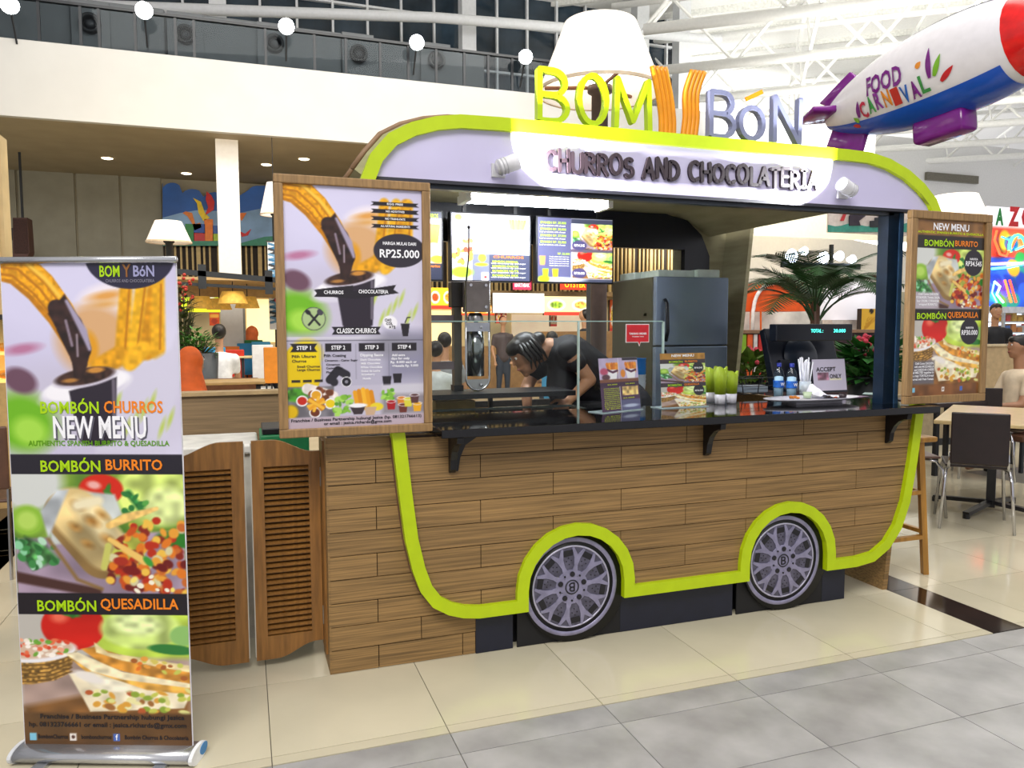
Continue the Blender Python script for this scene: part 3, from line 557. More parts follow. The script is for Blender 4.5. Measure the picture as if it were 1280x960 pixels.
# counter top with brackets
ct = MB().box(.735, 3.36, 2.945, 3.5, .985, 1.02).build('serving_counter', GRAN, None, False, .004); tag(ct, 'glossy black stone serving counter across the kiosk front', 'counter')
for x in (.80, 2.045, 3.15):
    br = [(0, 0), (0, -.165), (.012, -.165)]+[(.03+.11*(1-math.cos(math.radians(t))), -.15+.125*math.sin(math.radians(t))) for t in (0, 20, 40, 60, 80, 90)]+[(.145, 0)]
    MB().prism([(3.094-a, .984+b) for a, b in br], 0, .028, lambda u, z, y, x=x: Vector((x+y, u, z))).build('bracket', M('0C0C12', .35), KT, False, .002)
    MB().prism([(.0, 0), (.0, -.16), (.012, -.16), (.022, -.1), (.045, -.05), (.09, -.022), (.11, 0)], 3.084, 3.094, lambda u, z, y, x=x: Vector((x+.028+u, y, .984+z))).build('bracket_wing', M('0C0C12', .35), KT)
# roof sign letters standing on the arch
LG = M('B9D400', .35, 0, .03); LGR = M('8E93B4', .3, .2, .04); LOR = M('E8940C', .35, 0, .08, 8)
sg_ = B('roof_sign', 1.215, 2.62, 3.115, 3.15, 2.292, 2.303, M('8FA000', .5), KT)
def letter(ch, x0, x1, z0, z1, t, mat, y0=3.10, y1=3.135):
    g = MB(); w, st = GL[ch]; xs = [p[0] for s in st for p in s]; zs = [p[1] for s in st for p in s]; lo, hi = min(xs), max(xs)
    st2 = [[((px-lo)/(hi-lo), pz) for px, pz in s] for s in st]; glyph(g, st2, x0+t/2, z0+t/2, x1-x0-t, z1-z0-t, t, y0, y1, True, 1.); return g.build('letter', mat, sg_)
def lx(px): return W(px, 150, 3.1).x
zb = 2.300
for ch, a, b, pt, mat in (('B', 672, 713, 84, LG), ('O', 722, 762, 89, LG), ('M', 768, 816, 96, LG), ('B', 887, 921, 112, LGR), ('O', 924, 958, 130, LGR), ('N', 967, 1004, 119, LGR)):
    zt = W((a+b)/2, pt, 3.1).z; letter(ch, lx(a), lx(b), zb, zt, .023, mat)
a = W(933, 124, 3.1); b = W(952, 115, 3.1); MB().beam(a, b, .018, .02).build('letter_accent', LOR, sg_)
for (x0, x1, x2, z2, x3, z3) in ((836, 832, 826, 120, 820, 78), (863, 862, 866, 120, 876, 84)):   # two churro shapes
    for k in range(4):
        o_ = (k-1.5)*.021; pts = [W(x0+2, 172, 3.1), W(x1+6, 145, 3.1), W(x2+8 if x0 < 850 else x2+2, z2-5, 3.1), W(x3+7 if x0 < 850 else x3+1, z3+3, 3.1)]
        pts[0].z = 2.298; PP = []
        for i in range(13):
            u = i/12*3; j = min(2, int(u)); f = u-j; P0 = pts[max(j-1, 0)]; P1 = pts[j]; P2 = pts[j+1]; P3 = pts[min(j+2, 3)]
            PP.append(.5*((2*P1)+(P2-P0)*f+(2*P0-5*P1+4*P2-P3)*f*f+(3*P1-P0-3*P2+P3)*f**3)+Vector((o_, 0, 0)))
        MB().tube([p+Vector((0, .028, 0)) for p in PP], .0135, 8).build('churro_ridge', LOR, sg_, True)
# fascia lettering
FL = B('fascia_sign_plate', 1.26, 1.262, 3.0935, 3.0949, 2.1, 2.102, FAS, KT)
xA, xB = W(680, 215, 3.09).x, W(1021, 235, 3.09).x; s = 'CHURROS AND CHOCOLATERIA'; tot = sum(GL[c][0] for c in s)+.13*(len(s)-1); sc = (xB-xA)/tot; x = xA; zL = 2.098
for i, c in enumerate(s):
    w, st = GL[c]
    if st:
        g = MB(); hh = .082+.004*math.sin(i*1.7); wob = .004*math.sin(i*2.9); glyph(g, st, x, zL+wob, sc, hh, .0165, 3.078, 3.094, True, 1.); g.build('letter', M('2A1E24', .5), FL)
    x += (w+.13)*sc
# spotlights clamped on the fascia
def spot(px, py, sgn, label):
    p = W(px, py, 3.03); v = thing('spotlight', label, 'spotlight', p+Vector((0, .06, -.02)), 'white spotlights on the fascia')
    d = Vector((sgn*.88, -.10, .34)).normalized(); q = d.to_track_quat('Z', 'Y').to_matrix()
    MB().lathe([(0, -.06), (.02, -.06), (.03, -.05), (.032, -.04), (.035, .035), (.034, .038), (.03, .034), (.028, -.0)], p, 22, q).build('lamp_head', M('D8D8DC', .4), v, True)
    MB().lathe([(0, .0), (.028, .0)], p, 16, q).build('bulb', M('FFFFFF', .3, 0, 0, 5, 30), v)
    for a in (.0, .014, .028): MB().lathe([(.028, -a), (.0355, -a+.003), (.028, -a-.006)], p-d*.02, 18, q).build('cooling_fin', M('B8B8BE', .4), v)
    MB().beam(p-d*.03, (p.x-sgn*.03, 3.093, p.z-.02), .016).build('arm', M('C0C0C6', .4), v); B('mount_plate', p.x-sgn*.03-.03, p.x-sgn*.03+.03, 3.082, 3.0945, p.z-.045, p.z+.01, M('D0D0D4', .4), v)
    l = bpy.data.lights.new('spot_beam', 'SPOT'); l.energy = 105; l.spot_size = math.radians(125); l.spot_blend = .1; l.shadow_soft_size = .02; l.color = (.95, .96, 1)
    o = bpy.data.objects.new('spot_beam', l); COL.objects.link(o); o.location = p+d*.055; o.rotation_euler = (d+Vector((0, .26, .22))).to_track_quat('-Z', 'Y').to_euler()
spot(637, 205, 1, 'white clamp spotlight on the fascia left of the lettering'); spot(1058, 234, -1, 'white clamp spotlight on the fascia right of the lettering')
# =================================================================== POSTERS
TG = M('AAD400', .4, 0, 0); TO = M('F08418', .4, 0, 0); TW = M('F4F4F8', .4, 0, 0); TK = M('1A1820', .5, 0, 0); TY = M('C8D800', .4, 0, 0); TB = M('2B62C8', .4, 0, 0); DK = '231F26'
def framed(name, label, P, rail, f, cell, group=None, deep=.035):
    t = thing(name, label, 'poster', P.at(.5, 1, 0), group); R = P.R; U = P.U; N = P.N
    def bar(u0, u1, v0, v1):
        mb = MB(); a = P.at(u0, v1, 0); b = P.at(u1, v0, 0); w = (b-a).dot(R); h = (b-a).dot(U); Rm = Matrix((R, -N, U)).transposed()
        mb.box(0, w, -deep/2, deep/2, 0, h, Rm, a); mb.build('frame_rail', WOODF, t, False, .004)
    ru = rail/P.w; rv = rail/P.h; bar(0, 1, 0, rv); bar(0, 1, 1-rv, 1); bar(0, ru, rv, 1-rv); bar(1-ru, 1, rv, 1-rv)
    I = Panel(P.at(ru, 1-rv, .004), R, U, P.w-2*rail, P.h-2*rail)
    mb = MB(); a = I.at(-.01, 1.01, -.006); mb.box(0, I.w*1.02, -.004, .004, 0, I.h*1.02, Matrix((R, -N, U)).transposed(), a); mb.build('backing_board', M('3A2E28', .6), t)
    return t, I, painted('print', I, t, f, cell)
def ribbon(a, u0, v0, u1, v1, A, col=DK, notch=.02, out=1):
    a.poly([(u0, v0*A), (u1, v0*A), (u1-notch*out, (v0+v1)/2*A), (u1, v1*A), (u0, v1*A), (u0+notch*out, (v0+v1)/2*A)], col, .003)
# left framed poster
P1 = Panel((.120, 3.052, 1.005), (1, .012, 0), (0, 0, 1), .602, 1.002)
def f1(a, A):
    a.win(0, 0, 1, art_churro, A*.62); a.rect(-.1, .615*A, 1.1, A, 'B4B0C4', .1); a.rect(.72, .6*A, 1.1, .8*A, '8E8CA4', .1); a.ell(.78, .66*A, .2, .08, '8C8A98', 0, .08)
    a.ell(.1, .76*A, .14, .2, 'E0C000', 0, .012); a.ell(.14, .69*A, .1, .1, 'ECD000', 0, .06)
    a.ell(.83, .255*A, .195, .125, '302C36', -.02, .006)
    for i in range(4): v = .052+.031*i; ribbon(a, .62, v, .98, v+.017, A)
    a.poly([(.2, .425*A), (.33, .415*A), (.48, .405*A), (.48, .43*A), (.8, .40*A), (.78, .42*A), (.82, .435*A), (.5, .462*A), (.33, .455*A), (.2, .455*A), (.22, .44*A)], DK, .004)
    ribbon(a, .32, .578, .68, .612, A)
    a.ell(.195, .545*A, .085, .085, '3A3844', 0, .004); a.ell(.195, .545*A, .08, .08, 'A9C088', 0, .01); a.stroke([(.16, .52*A), (.235, .57*A)], .008, '222028', .004); a.stroke([(.235, .52*A), (.16, .57*A)], .008, '222028', .004); a.ell(.155, .518*A, .022, .016, '222028', .7, .004); a.ell(.24, .518*A, .02, .024, '44424E', -.7, .004)
    a.ell(.75, .56*A, .055, .05, 'F2F0F6', .3, .01); a.poly([(.83, .565*A), (.9, .565*A), (.885, .62*A), (.845, .62*A)], DK, .004); a.stroke([(.865, .56*A), (.88, .54*A), (.905, .538*A)], .004, DK, .004)
    a.rect(0, .634*A, 1, .637*A, '4A4856', .003)
    for i in range(4): (ribbon if i in (0,) else (lambda a, u0, v0, u1, v1, A: a.rect(u0, v0*A, u1, v1*A, DK, .004)))(a, .025+.245*i, .648, .215+.245*i, .682, A); 
    for i in (1, 2, 3): a.rect(.245*i-.0, .65*A, .245*i+.004, .8*A, '7A7888', .003)
    for i in range(3): a.rect(.03+.08*i, .797*A, .09+.08*i, .808*A, '2A2420', .003)
    for i, (x, y) in enumerate(((.8, .78), (.72, .79))): a.poly([(x-.035, y*A), (x+.035, y*A), (x+.027, (y+.04)*A), (x-.027, (y+.04)*A)], DK, .004)
    a.rect(-.1, .826*A, .33, .955*A, '77747C', .01, .2, 20); a.rect(.33, .826*A, .68, .955*A, 'BFBACC', .01); a.rect(.68, .826*A, 1.1, .955*A, 'C9C6D2', .02); a.rect(.68, .87*A, 1.1, .955*A, '8E8890', .04)
    a.stroke([(.30, .8*A), (.36, .76*A), (.42, .78*A)], .03, '26242C', .006); a.ell(.42, .81*A, .038, .038, 'EEEDF2', 0, .004); a.ell(.42, .81*A, .033, .033, '1E1C24', 0, .004); a.ell(.42, .81*A, .012, .012, '8A8894', 0, .004); a.ell(.33, .81*A, .03, .03, '26242C', 0, .01)
    a.ell(.06, .86*A, .08, .05, '4E9A2A', 0, .02, .4, 40); a.ell(.02, .93*A, .05, .05, 'D8B000', 0, .02)
    a.stroke([(.14, .835*A), (.32, .87*A)], .04, 'E6DCD8', .008, .1, 40); a.dots(14, .14, .83*A, .33, .88*A, .022, ['6A3820', '8A4A28'], 3, lambda x, y: abs(y-.84*A-(x-.15)*.3) < .03)
    for x, y, c in ((.1, .885, 'C02818'), (.2, .862, 'E0A020'), (.19, .935, '6A3018'), (.3, .9, 'E8C818')): a.ell(x, y*A, .042, .04, 'F4F2F4', 0, .006); a.ell(x, y*A, .033, .03, c, 0, .006)
    for i in range(9): t = random.Random(i).uniform(0, 3); a.stroke([(.2-.06*math.cos(t), .9*A-.05*math.sin(t)), (.2+.06*math.cos(t), .9*A+.05*math.sin(t))], .011, ['E8A020', 'C87C14', 'F0B838'][i % 3], .006)
    a.dots(26, .33, .86*A, .46, .95*A, .02, ['7FB83A', 'A8D860', '5A9A2A'], 5)
    for i in range(5): a.stroke([(.48+.03*i, .845*A+.01*abs(i-2)), (.5+.03*i, .925*A)], .016, ['E8A01A', 'D88A10', 'F2B42C'][i % 3], .006)
    a.poly([(.44, .915*A), (.56, .915*A), (.53, .95*A), (.47, .95*A)], '3A2E34', .006); a.ell(.5, .912*A, .07, .016, 'F2F0F4', 0, .006); a.ell(.64, .92*A, .05, .03, 'E8D030', 0, .008); a.poly([(.55, .92*A), (.64, .92*A), (.62, .96*A), (.56, .96*A)], 'C8A888', .006)
    a.dots(22, .68, .85*A, .78, .9*A, .018, ['7FB83A', 'A8D860', '5A9A2A'], 6)
    for x, y, c in ((.75, .9, 'A81820'), (.83, .885, 'D88028'), (.84, .915, '6A3028'), (.88, .89, 'D8D040'), (.95, .912, 'E8A818'), (.93, .875, '5A3838')): a.poly([(x-.035, y*A), (x+.035, y*A), (x+.026, (y+.035)*A), (x-.026, (y+.035)*A)], c, .006); a.ell(x, y*A, .038, .013, 'EDE8F0', 0, .004); a.ell(x, y*A, .03, .009, c, 0, .004)
    a.rect(-.1, .955*A, 1.1, 1.1*A, 'B9A8B4', .01)
t1, I1, pr = framed('framed_poster', 'large wooden framed churros menu poster with four steps, left of the serving hatch', P1, .034, f1, .0028, 'framed posters hinged beside the hatch')
def T(I, par, L):
    for st, u, v, h, c, w in L: txt(st, I, u, v, h, c, par, w)
T(I1, pr, [('HARGA MULAI DARI', .83, .225, .013, TW, .25), ('RP25.000', .83, .268, .033, TW, .3), ('EGG FREE', .80, .0605, .008, TW, .12), ('NO ADDITIVES', .80, .0915, .008, TW, .14), ('NO TRANS-FATS', .80, .1225, .008, TW, .15), ('ALL NATURAL INGREDIENTS', .80, .1535, .008, TW, .22),
 ('CHURROS', .34, .435, .014, TW, .14), ('CHOCOLATERIA', .63, .43, .015, TW, .22), ('CLASSIC CHURROS', .5, .595, .02, TW, .29), ('STEP 1', .12, .665, .016, TW, .1), ('STEP 2', .365, .665, .016, TW, .1), ('STEP 3', .61, .665, .016, TW, .1), ('STEP 4', .855, .665, .016, TW, .1),
 ('Pilih Ukuran', .12, .70, .011, TK, .17), ('Churros', .085, .719, .011, TK, .1), ('Small Churros', .15, .742, .009, TK, .16), ('Large Churros', .15, .757, .009, TK, .16), ('Pilih Coating', .34, .70, .011, TK, .16), ('Cinnamon - Caster Sugar', .385, .72, .008, TK, .24), ('Cinnamon', .325, .736, .008, TK, .1), ('Caster Sugar', .335, .752, .008, TK, .12), ('Plain', .3, .768, .008, TK, .05),
 ('Dipping Sauce', .61, .70, .011, TW, .17), ('Dark Chocolate', .6, .718, .008, TW, .15), ('Milk Chocolate', .6, .734, .008, TW, .14), ('White Chocolate', .605, .75, .008, TW, .16), ('Dulce de Leche', .6, .766, .008, TW, .14), ('Strawberry', .58, .782, .008, TW, .1), ('Nutella', .57, .798, .008, TW, .06),
 ('Add extra', .81, .7, .01, TW, .1), ('dips for only', .825, .716, .01, TW, .14), ('Rp. 8.000 each or', .85, .732, .01, TW, .2), ('+Nutella Rp. 9.000', .86, .748, .01, TW, .2), ('CHO', .735, .55, .011, TK, .05), ('COL', .745, .565, .011, TK, .05), ('ATE', .765, .58, .011, TK, .05),
 ('Franchise / Business Partnership hubungi Jesica (hp. 081321766613)', .5, .968, .012, TK, .96), ('or email : jesica.richards@gmx.com', .5, .985, .012, TK, .5)])
def soc(a, A, v, uu=(.02, .45, .72)):                     # little social icons
    for u, c in zip(uu, ('7FC4E0', 'E8E0D8', '4A6AB8')): a.rect(u, v*A, u+.04, v*A+.045, c, .004)
    a.ell(uu[1]+.02, v*A+.022, .011, .011, '5A3A30', 0, .004)
# right framed poster
P2 = Panel((3.216, 3.045, 1.024), (1, .03, 0), (0, 0, 1), .575, .995)
def f2(a, A):
    a.rect(-.1, -.1, 1.1, .09*A, '8A6238', .004, .15, 14); a.rect(-.1, .088*A, 1.1, .165*A, '2B2622', .004); a.win(0, .162*A, 1, art_burrito, .34*A); a.rect(-.1, .502*A, 1.1, .575*A, '241E1E', .004); a.win(0, .572*A, 1, art_ques, .365*A); a.rect(-.1, .935*A, 1.1, 1.1*A, '7A4E2A', .004, .2, 14)
    a.ell(.85, .235*A, .14, .14, '26222A', 0, .006); a.ell(.83, .635*A, .14, .14, '26222A', 0, .006); a.rect(0, .41*A, .36, .5*A, 'B8B0B8', .03); a.rect(0, .8*A, .33, .935*A, '6A6468', .03); soc(a, A, .955)
t2, I2, pr2 = framed('framed_poster', 'narrow looking wooden framed burrito and quesadilla poster, right of the serving hatch', P2, .042, f2, .004, 'framed posters hinged beside the hatch')
T(I2, pr2, [('NEW MENU', .5, .038, .038, TW, .52), ('AUTHENTIC SPANISH BURRITO & QUESADILLA', .5, .072, .012, TY, .96), ('BOMBÓN', .33, .127, .034, TG, .42), ('BURRITO', .73, .127, .03, TO, .34), ('BOMBÓN', .26, .54, .033, TG, .42), ('QUESADILLA', .72, .54, .032, TO, .46), ('HANYA', .85, .213, .012, TW, .12), ('RP34.545', .85, .24, .027, TW, .24), ('HANYA', .83, .612, .012, TW, .12), ('RP30.000', .83, .64, .027, TW, .24),
 ('Chilli Come CHICKEN', .2, .42, .012, TW, .28), ('ICE BURGER, Tomato, SALSA,', .2, .44, .012, TW, .34), ('Sour CREAM, CORIANDER', .2, .46, .012, TW, .32), ('wrapped BURRITO', .2, .48, .012, TW, .26), ('Chilli Come CHICKEN', .18, .815, .012, TW, .26), ('with with MOZZARELLA', .18, .833, .012, TW, .28), ('and CHEDDAR CHEESE', .18, .851, .012, TW, .28), ('all MELTED together in', .17, .869, .012, TW, .3), ('a crispy TORTILLA bread', .17, .887, .012, TW, .3), ('served with Fresh Tomato', .17, .905, .012, TW, .3)])
# roll-up banner
BL, BR = Vector((-.722, 2.845, .045)), Vector((-.197, 2.645, .045)); wB = (BR-BL).length
PB = Panel(BL, (BR-BL), (0, 0, 1), wB, 1.6)
bn = thing('rollup_banner', 'tall roll-up banner advertising churros, burrito and quesadilla', 'banner', ((BL.x+BR.x)/2, (BL.y+BR.y)/2, 0))
def fB(a, A):
    a.win(0, 0, 1, art_churro, .39*A); a.rect(-.1, .388*A, 1.1, .43*A, '25222C', .004); a.win(0, .428*A, 1, art_burrito, .25*A); a.rect(-.1, .674*A, 1.1, .722*A, '211C22', .004); a.win(0, .72*A, 1, art_ques, .215*A)
    a.rect(-.1, .928*A, 1.1, 1.1*A, '5E4022', .02, .15, 10); a.ell(.74, -.005*A, .255, .062*A, '28263C', 0, .006); soc(a, A, .972, (.03, .27, .53))
pb = painted('print', PB, bn, fB, .0030)
T(PB, pb, [('BOM', .625, .022, .021, TG, .115), ('BóN', .82, .022, .021, M('9A9AC0', .4, 0, 0), .12), ('Y', .722, .021, .024, M('8A5A2A', .4, 0, 0), .05), ('CHURROS AND CHOCOLATERIA', .74, .041, .006, M('7A7888', .4, 0, 0), .28), ('BOMBÓN', .36, .290, .023, TG, .34), ('CHURROS', .73, .292, .023, TO, .34), ('NEW MENU', .53, .333, .043, TW, .54), ('AUTHENTIC SPANISH BURRITO & QUESADILLA', .52, .366, .01, M('5E9A00', .4, 0, 0), .82),
 ('BOMBÓN', .35, .409, .022, TG, .35), ('BURRITO', .72, .409, .021, TO, .33), ('BOMBÓN', .29, .698, .022, TG, .35), ('QUESADILLA', .72, .698, .021, TO, .46), ('Franchise / Business Partnership hubungi Jesica', .53, .937, .0095, TK, .86), ('hp. 081323766661 or email : jesica.richards@gmx.com', .5, .954, .0095, TK, .94), ('BombonChurros', .17, .979, .0085, TK, .18), ('bombonchurros', .43, .979, .0085, TK, .18), ('Bombón Churros & Chocolateria', .79, .979, .0085, TK, .38), ('f', .553, .979, .012, TW, .015)])
# lettering has a dark drop edge in the print
txt('NEW MENU', PB, .538, .336, .043, M('5A5866', .5, 0, 0), pb, .54, .03, .0010)
Rb = Matrix((PB.R, -PB.N, PB.U)).transposed(); c0 = BL-PB.R*.012; MS = M('C4C6CA', .25, .8, .03)
MB().box(-.003, wB+.003, .001, .004, 0, 1.6, Rb, BL-PB.N*.0).build('banner_sheet', M('D8D6DC', .5), bn)
mb = MB(); mb.tube([PB.at(-.01, 0, .003), PB.at(1.01, 0, .003)], .011, 12); mb.build('top_rail', MS, bn, True)
pf = [(.055*math.cos(math.radians(t)), .048+.048*math.sin(math.radians(t))*(.75 if t < 180 else 1)) for t in range(0, 360, 20)]
fn = lambda x, z, y: Vector((c0.x, c0.y, 0))+PB.R*y-PB.N*(x-.0)+Vector((0, 0, z*.62))
MB().prism(pf, 0, wB+.024, fn).build('base_cassette', MS, bn, True); pf2 = [(x*1.1, .048+(z-.048)*1.12) for x, z in pf]
MB().prism(pf2, wB+.024, wB+.036, fn).build('end_cap', M('F0F2F4', .4), bn); MB().prism(pf2, -.012, 0, fn).build('end_cap', M('D0D2D6', .4), bn)
MB().prism([(x*.5+.03, .05+(z-.05)*.7) for x, z in pf], wB+.036, wB+.038, fn).build('cap_sticker', M('1F7FC0', .4), bn); MB().tube([PB.at(.5, 1, -.03)+Vector((0, 0, -.03)), PB.at(.5, 0, -.02)], .008, 8).build('support_pole', MS, bn)
for u in (.15, .85):
    p = PB.at(u, 1, 0); MB().box(-.02, .02, -.12, .12, 0, .012, Rb, Vector((p.x, p.y, 0))).build('foot', MS, bn)
# =================================================================== SALOON DOORS
def saloon(x0, x1, hinge, label):
    y = 3.30; t = thing('saloon_door', label, 'door', ((x0+x1)/2, y, .05), 'louvered saloon doors'); w = x1-x0
    def topz(s): return (.965-.055*(.5-.5*math.cos(PI*min(1, max(0, (s-.3)/.6)))))    # s = 0 at the meeting edge
    def botz(s): return (.035+.055*(.5-.5*math.cos(PI*min(1, max(0, (s-.3)/.6)))))
    X = (lambda s: x0+w*s) if hinge > 0 else (lambda s: x1-w*s)
    S = [i/14 for i in range(15)]; zt, zl = .855, .135; st = .17
    MB().prism([(X(s), topz(s)) for s in S]+[(X(1), zt), (X(0), zt)], y-.011, y+.011).build('top_rail', WOODD, t); MB().prism([(X(s), botz(s)) for s in S]+[(X(1), zl), (X(0), zl)], y-.011, y+.011).build('bottom_rail', WOODD, t)
    for a, b in ((0, st), (1-st, 1)): aa, bb = sorted((X(a), X(b))); B('stile', aa, bb, y-.011, y+.011, zl, zt, WOODD, t)
    a, b = sorted((X(st), X(1-st))); N_ = 30; h = (zt-zl)/N_; Rm = Matrix.Rotation(math.radians(30), 3, 'X'); me = None
    for i in range(N_):
        z = zl+h*(i+.5)
        if me is None: o = MB().box(a-(a+b)/2, b-(a+b)/2, -.011, .011, -.003, .003, Rm).build('slat', WOODD); me = o.data
        else: o = bpy.data.objects.new('slat', me); COL.objects.link(o)
        o.parent = t; o.location = Vector(((a+b)/2, y, z))-Vector(t.location)
    B('louver_gap_shade', a, b, y+.014, y+.016, zl, zt, M('1E140C', .8), t)  # dark sheet added for the shade in the gaps between slats
    hx = X(1)
    for z in (.20, .80): MB().tube([(hx+hinge*.004, y-.012, z-.04), (hx+hinge*.004, y-.012, z+.04)], .006, 8).build('hinge', M('9A9894', .3, .8), t)
    p = X(0); B('light_gap_strip', min(p, p-hinge*.004), max(p, p-hinge*.004), y-.009, y+.009, .05, .955, M('C4C0B4', .5), t)  # pale strip coloured as the light showing between the two doors
saloon(.016, .290, 1, 'right louvered wooden saloon door, hinged to the plank panel'); saloon(-.31, -.014, -1, 'left louvered wooden saloon door, half behind the roll-up banner')
dp = B('door_pillar', -.40, -.318, 3.27, 3.35, 0, 1.0, WOODD, None, .003); tag(dp, 'wooden gate post behind the roll-up banner', 'post')
# =================================================================== THINGS ON AND BEHIND THE COUNTER
CT = 1.0202
def stand(name, label, px0, px1, pb0, pb1, h, f, texts, lean=.12, bend=0, cell=.0022):
    a = WZ(px0, pb0, CT); b = WZ(px1, pb1, CT); R = (b-a).normalized(); U = (Vector((0, 0, 1))+Vector((-R.y, R.x, 0))*lean).normalized(); P = Panel(a+Vector((0, 0, .006)), R, U, (b-a).length, h)
    t = thing(name, label, 'menu stand', (a+b)/2, 'acrylic menu stands on the counter'); Bk = Vector((-R.y, R.x, 0))
    mb = MB(); mb.quad(P.at(-.02, 1, -.002), P.at(1.02, 1, -.002), P.at(1.02, -.01, -.002), P.at(-.02, -.01, -.002)).quad(P.at(-.02, 1, .004), P.at(1.02, 1, .004), P.at(1.02, -.01, .004), P.at(-.02, -.01, .004)); mb.build('acrylic_holder', GLASS, t)
    MB().box(0, P.w*1.04, -.012, .09, 0, .003, Matrix((R, Bk, Vector((0, 0, 1)))).transposed(), a-R*.02*P.w+Vector((0, 0, .0005))).build('acrylic_foot', M('B8CCD0', .08), t)
    pr = painted('menu_card', P, t, f, cell); T(P, pr, texts); return t
def f3(a, A):
    a.mix(np.ones(len(a.X)), '4A2A4E'); a.rect(-.1, -.1, 1.1, .43*A, 'B8A8C8', .01, .1, 9); a.rect(.6, 0, 1.1, .05*A, '2A2230', .01); a.rect(.49, 0, .5, A, 'E8E0E8', .004)
    for o, s in ((.34, 0), (.82, 1)):
        for i in range(5): a.stroke([(o-.13+.06*i, .12*A), (o-.08+.045*i, .26*A)], .035, ['D8781C', 'E8942C', 'C86A14'][i % 3], .02, .1, 30)
        a.poly([(o-.15, .22*A), (o+.13, .22*A), (o+.08, .42*A), (o-.1, .42*A)], 'F0EEF2', .012); a.stroke([(o-.13, .22*A), (o, .27*A), (o+.12, .24*A)], .02, '5A2A48', .01)
    a.ell(.12, .25*A, .1, .06, 'B84A6A', 0, .03); a.ell(.16, .36*A, .1, .05, '5A3440', 0, .02); a.ell(.6, .3*A, .06, .07, 'E08828', 0, .02)
    a.rect(-.1, .4*A, 1.1, .47*A, '7A4A34', .02); a.rect(-.1, .46*A, 1.1, .54*A, '3A1E3C', .01); a.rect(.55, .55*A, .97, .72*A, 'C8A868', .01, .5, 16); a.rect(.5, .8*A, 1.1, 1.1*A, '5A5A80', .02); a.ell(.75, .92*A, .2, .03, 'B8C0D8', 0, .02)
stand('menu_stand', 'purple churros price card in an acrylic stand, before the woman', 753, 801, 517, 512, .255, f3, [(w, .27, v, .016, TY, .4) for w, v in (('CHURROS', .575), ('CHOCOLATE', .61), ('ORIGINAL', .645), ('CINNAMON', .68), ('CARAMEL', .715), ('VANILLA', .75), ('COCONUT', .785), ('ALMOND', .82), ('PEANUT', .855), ('BANANA', .89), ('COFFEE', .925), ('TEA', .955))]+[('25.000', .3, .5, .02, TY, .25), ('25.000', .76, .5, .02, TY, .25), ('22.000', .7, .77, .02, TY, .3)])
def f4(a, A):
    a.rect(-.1, -.1, 1.1, .12*A, 'A87830', .01, .15, 14); a.rect(-.1, .115*A, 1.1, .195*A, '3A3036', .006); a.win(0, .19*A, 1, art_burrito, .36*A); a.rect(-.1, .55*A, 1.1, .63*A, '3A3036', .006); a.win(0, .625*A, 1, art_ques, .4*A); a.ell(.84, .27*A, .12, .1, '26222A', 0, .01); a.ell(.84, .7*A, .12, .1, '26222A', 0, .01)
stand('menu_stand', 'burrito and quesadilla card in an acrylic stand, left of the green cup holders', 827, 883, 511, 508, .27, f4, [('NEW MENU', .5, .045, .045, TW, .5), ('BOMBÓN', .34, .155, .035, TG, .3), ('BURRITO', .68, .155, .035, TO, .28), ('BOMBÓN', .3, .59, .035, TG, .3), ('QUESADILLA', .68, .59, .035, TO, .34), ('RP34.545', .84, .28, .03, TW, .18), ('RP30.000', .84, .71, .03, TW, .18)], .08)
# scalloped paper cup sleeves in lime and white
def sleeve(px, pbm, h, label, tongues):
    p = WZ(px, pbm, CT+.001); t = thing('cup_sleeve', label, 'cup', p, 'lime cup sleeves'); n = 24; mb = MB(); mw_ = MB()
    H = lambda a: h*(.80+.20*abs(math.cos(a*tongues/2+.4))**.6)
    for i in range(n):
        a0, a1 = 2*PI*i/n, 2*PI*(i+1)/n
        for k, (z0, z1, mm) in enumerate(((0, .16*h/.25*1.0, mw_), (.16*h/.25, 1, mb))):
            q = []
            for a, top in ((a0, 0), (a1, 0), (a1, 1), (a0, 1)):
                z = (z0*.3 if k == 0 and not top else (.052 if (k == 0) == bool(top) else H(a))); z = 0 if (k == 0 and not top) else z
                r = .026+.05*z; q.append(p+Vector((r*math.cos(a), r*math.sin(a), z)))
            mm.quad(*q)
    o = mb.build('sleeve_body', M('96AE1C', .5, 0, .05), t, True); s = o.modifiers.new('s', 'SOLIDIFY'); s.thickness = .003
    o = mw_.build('sleeve_base', M('DCDCE4', .5), t, True); s = o.modifiers.new('s', 'SOLIDIFY'); s.thickness = .003
for k, (px, pbm, h, lb) in enumerate(((887, 502, .19, 'left lime cup sleeve, mostly hidden by the burrito card'), (900, 505, .20, 'middle and tallest lime and white cup sleeve'), (914, 504, .175, 'right lime and white cup sleeve, nearest the snack tray'))): sleeve(px, pbm, h, lb, 3)
# glass screen and display case
gs = thing('glass_screen', 'low clear glass screen standing on the counter before the woman', 'glass', (1.4, 3.47, CT))
B('glass_pane', .78, 1.56, 3.466, 3.472, CT+.001, 1.455, GLASS, gs); B('glass_pane', 1.575, 2.04, 3.466, 3.472, CT+.001, 1.455, GLASS, gs); B('glass_edge', .78, 2.04, 3.4655, 3.4725, 1.455, 1.460, M('9AB8B0', .2), gs)
for x in (1.562, 2.04): B('glass_clip', x, x+.008, 3.462, 3.476, CT, 1.456, M('AEC4BE', .2), gs)
dc = thing('display_case', 'black framed glass display case behind the counter, under the churro machine', 'display case', (1.15, 3.85, 0)); 
B('case_body', .66, 2.3, 3.54, 3.74, .0, .9, M('17181C', .4), dc); B('case_base', .66, 1.3, 3.74, 4.05, .0, .9, M('17181C', .4), dc); B('case_tray', .7, 1.62, 3.52, 3.74, .9, .925, M('3A4240', .25, .4), dc)
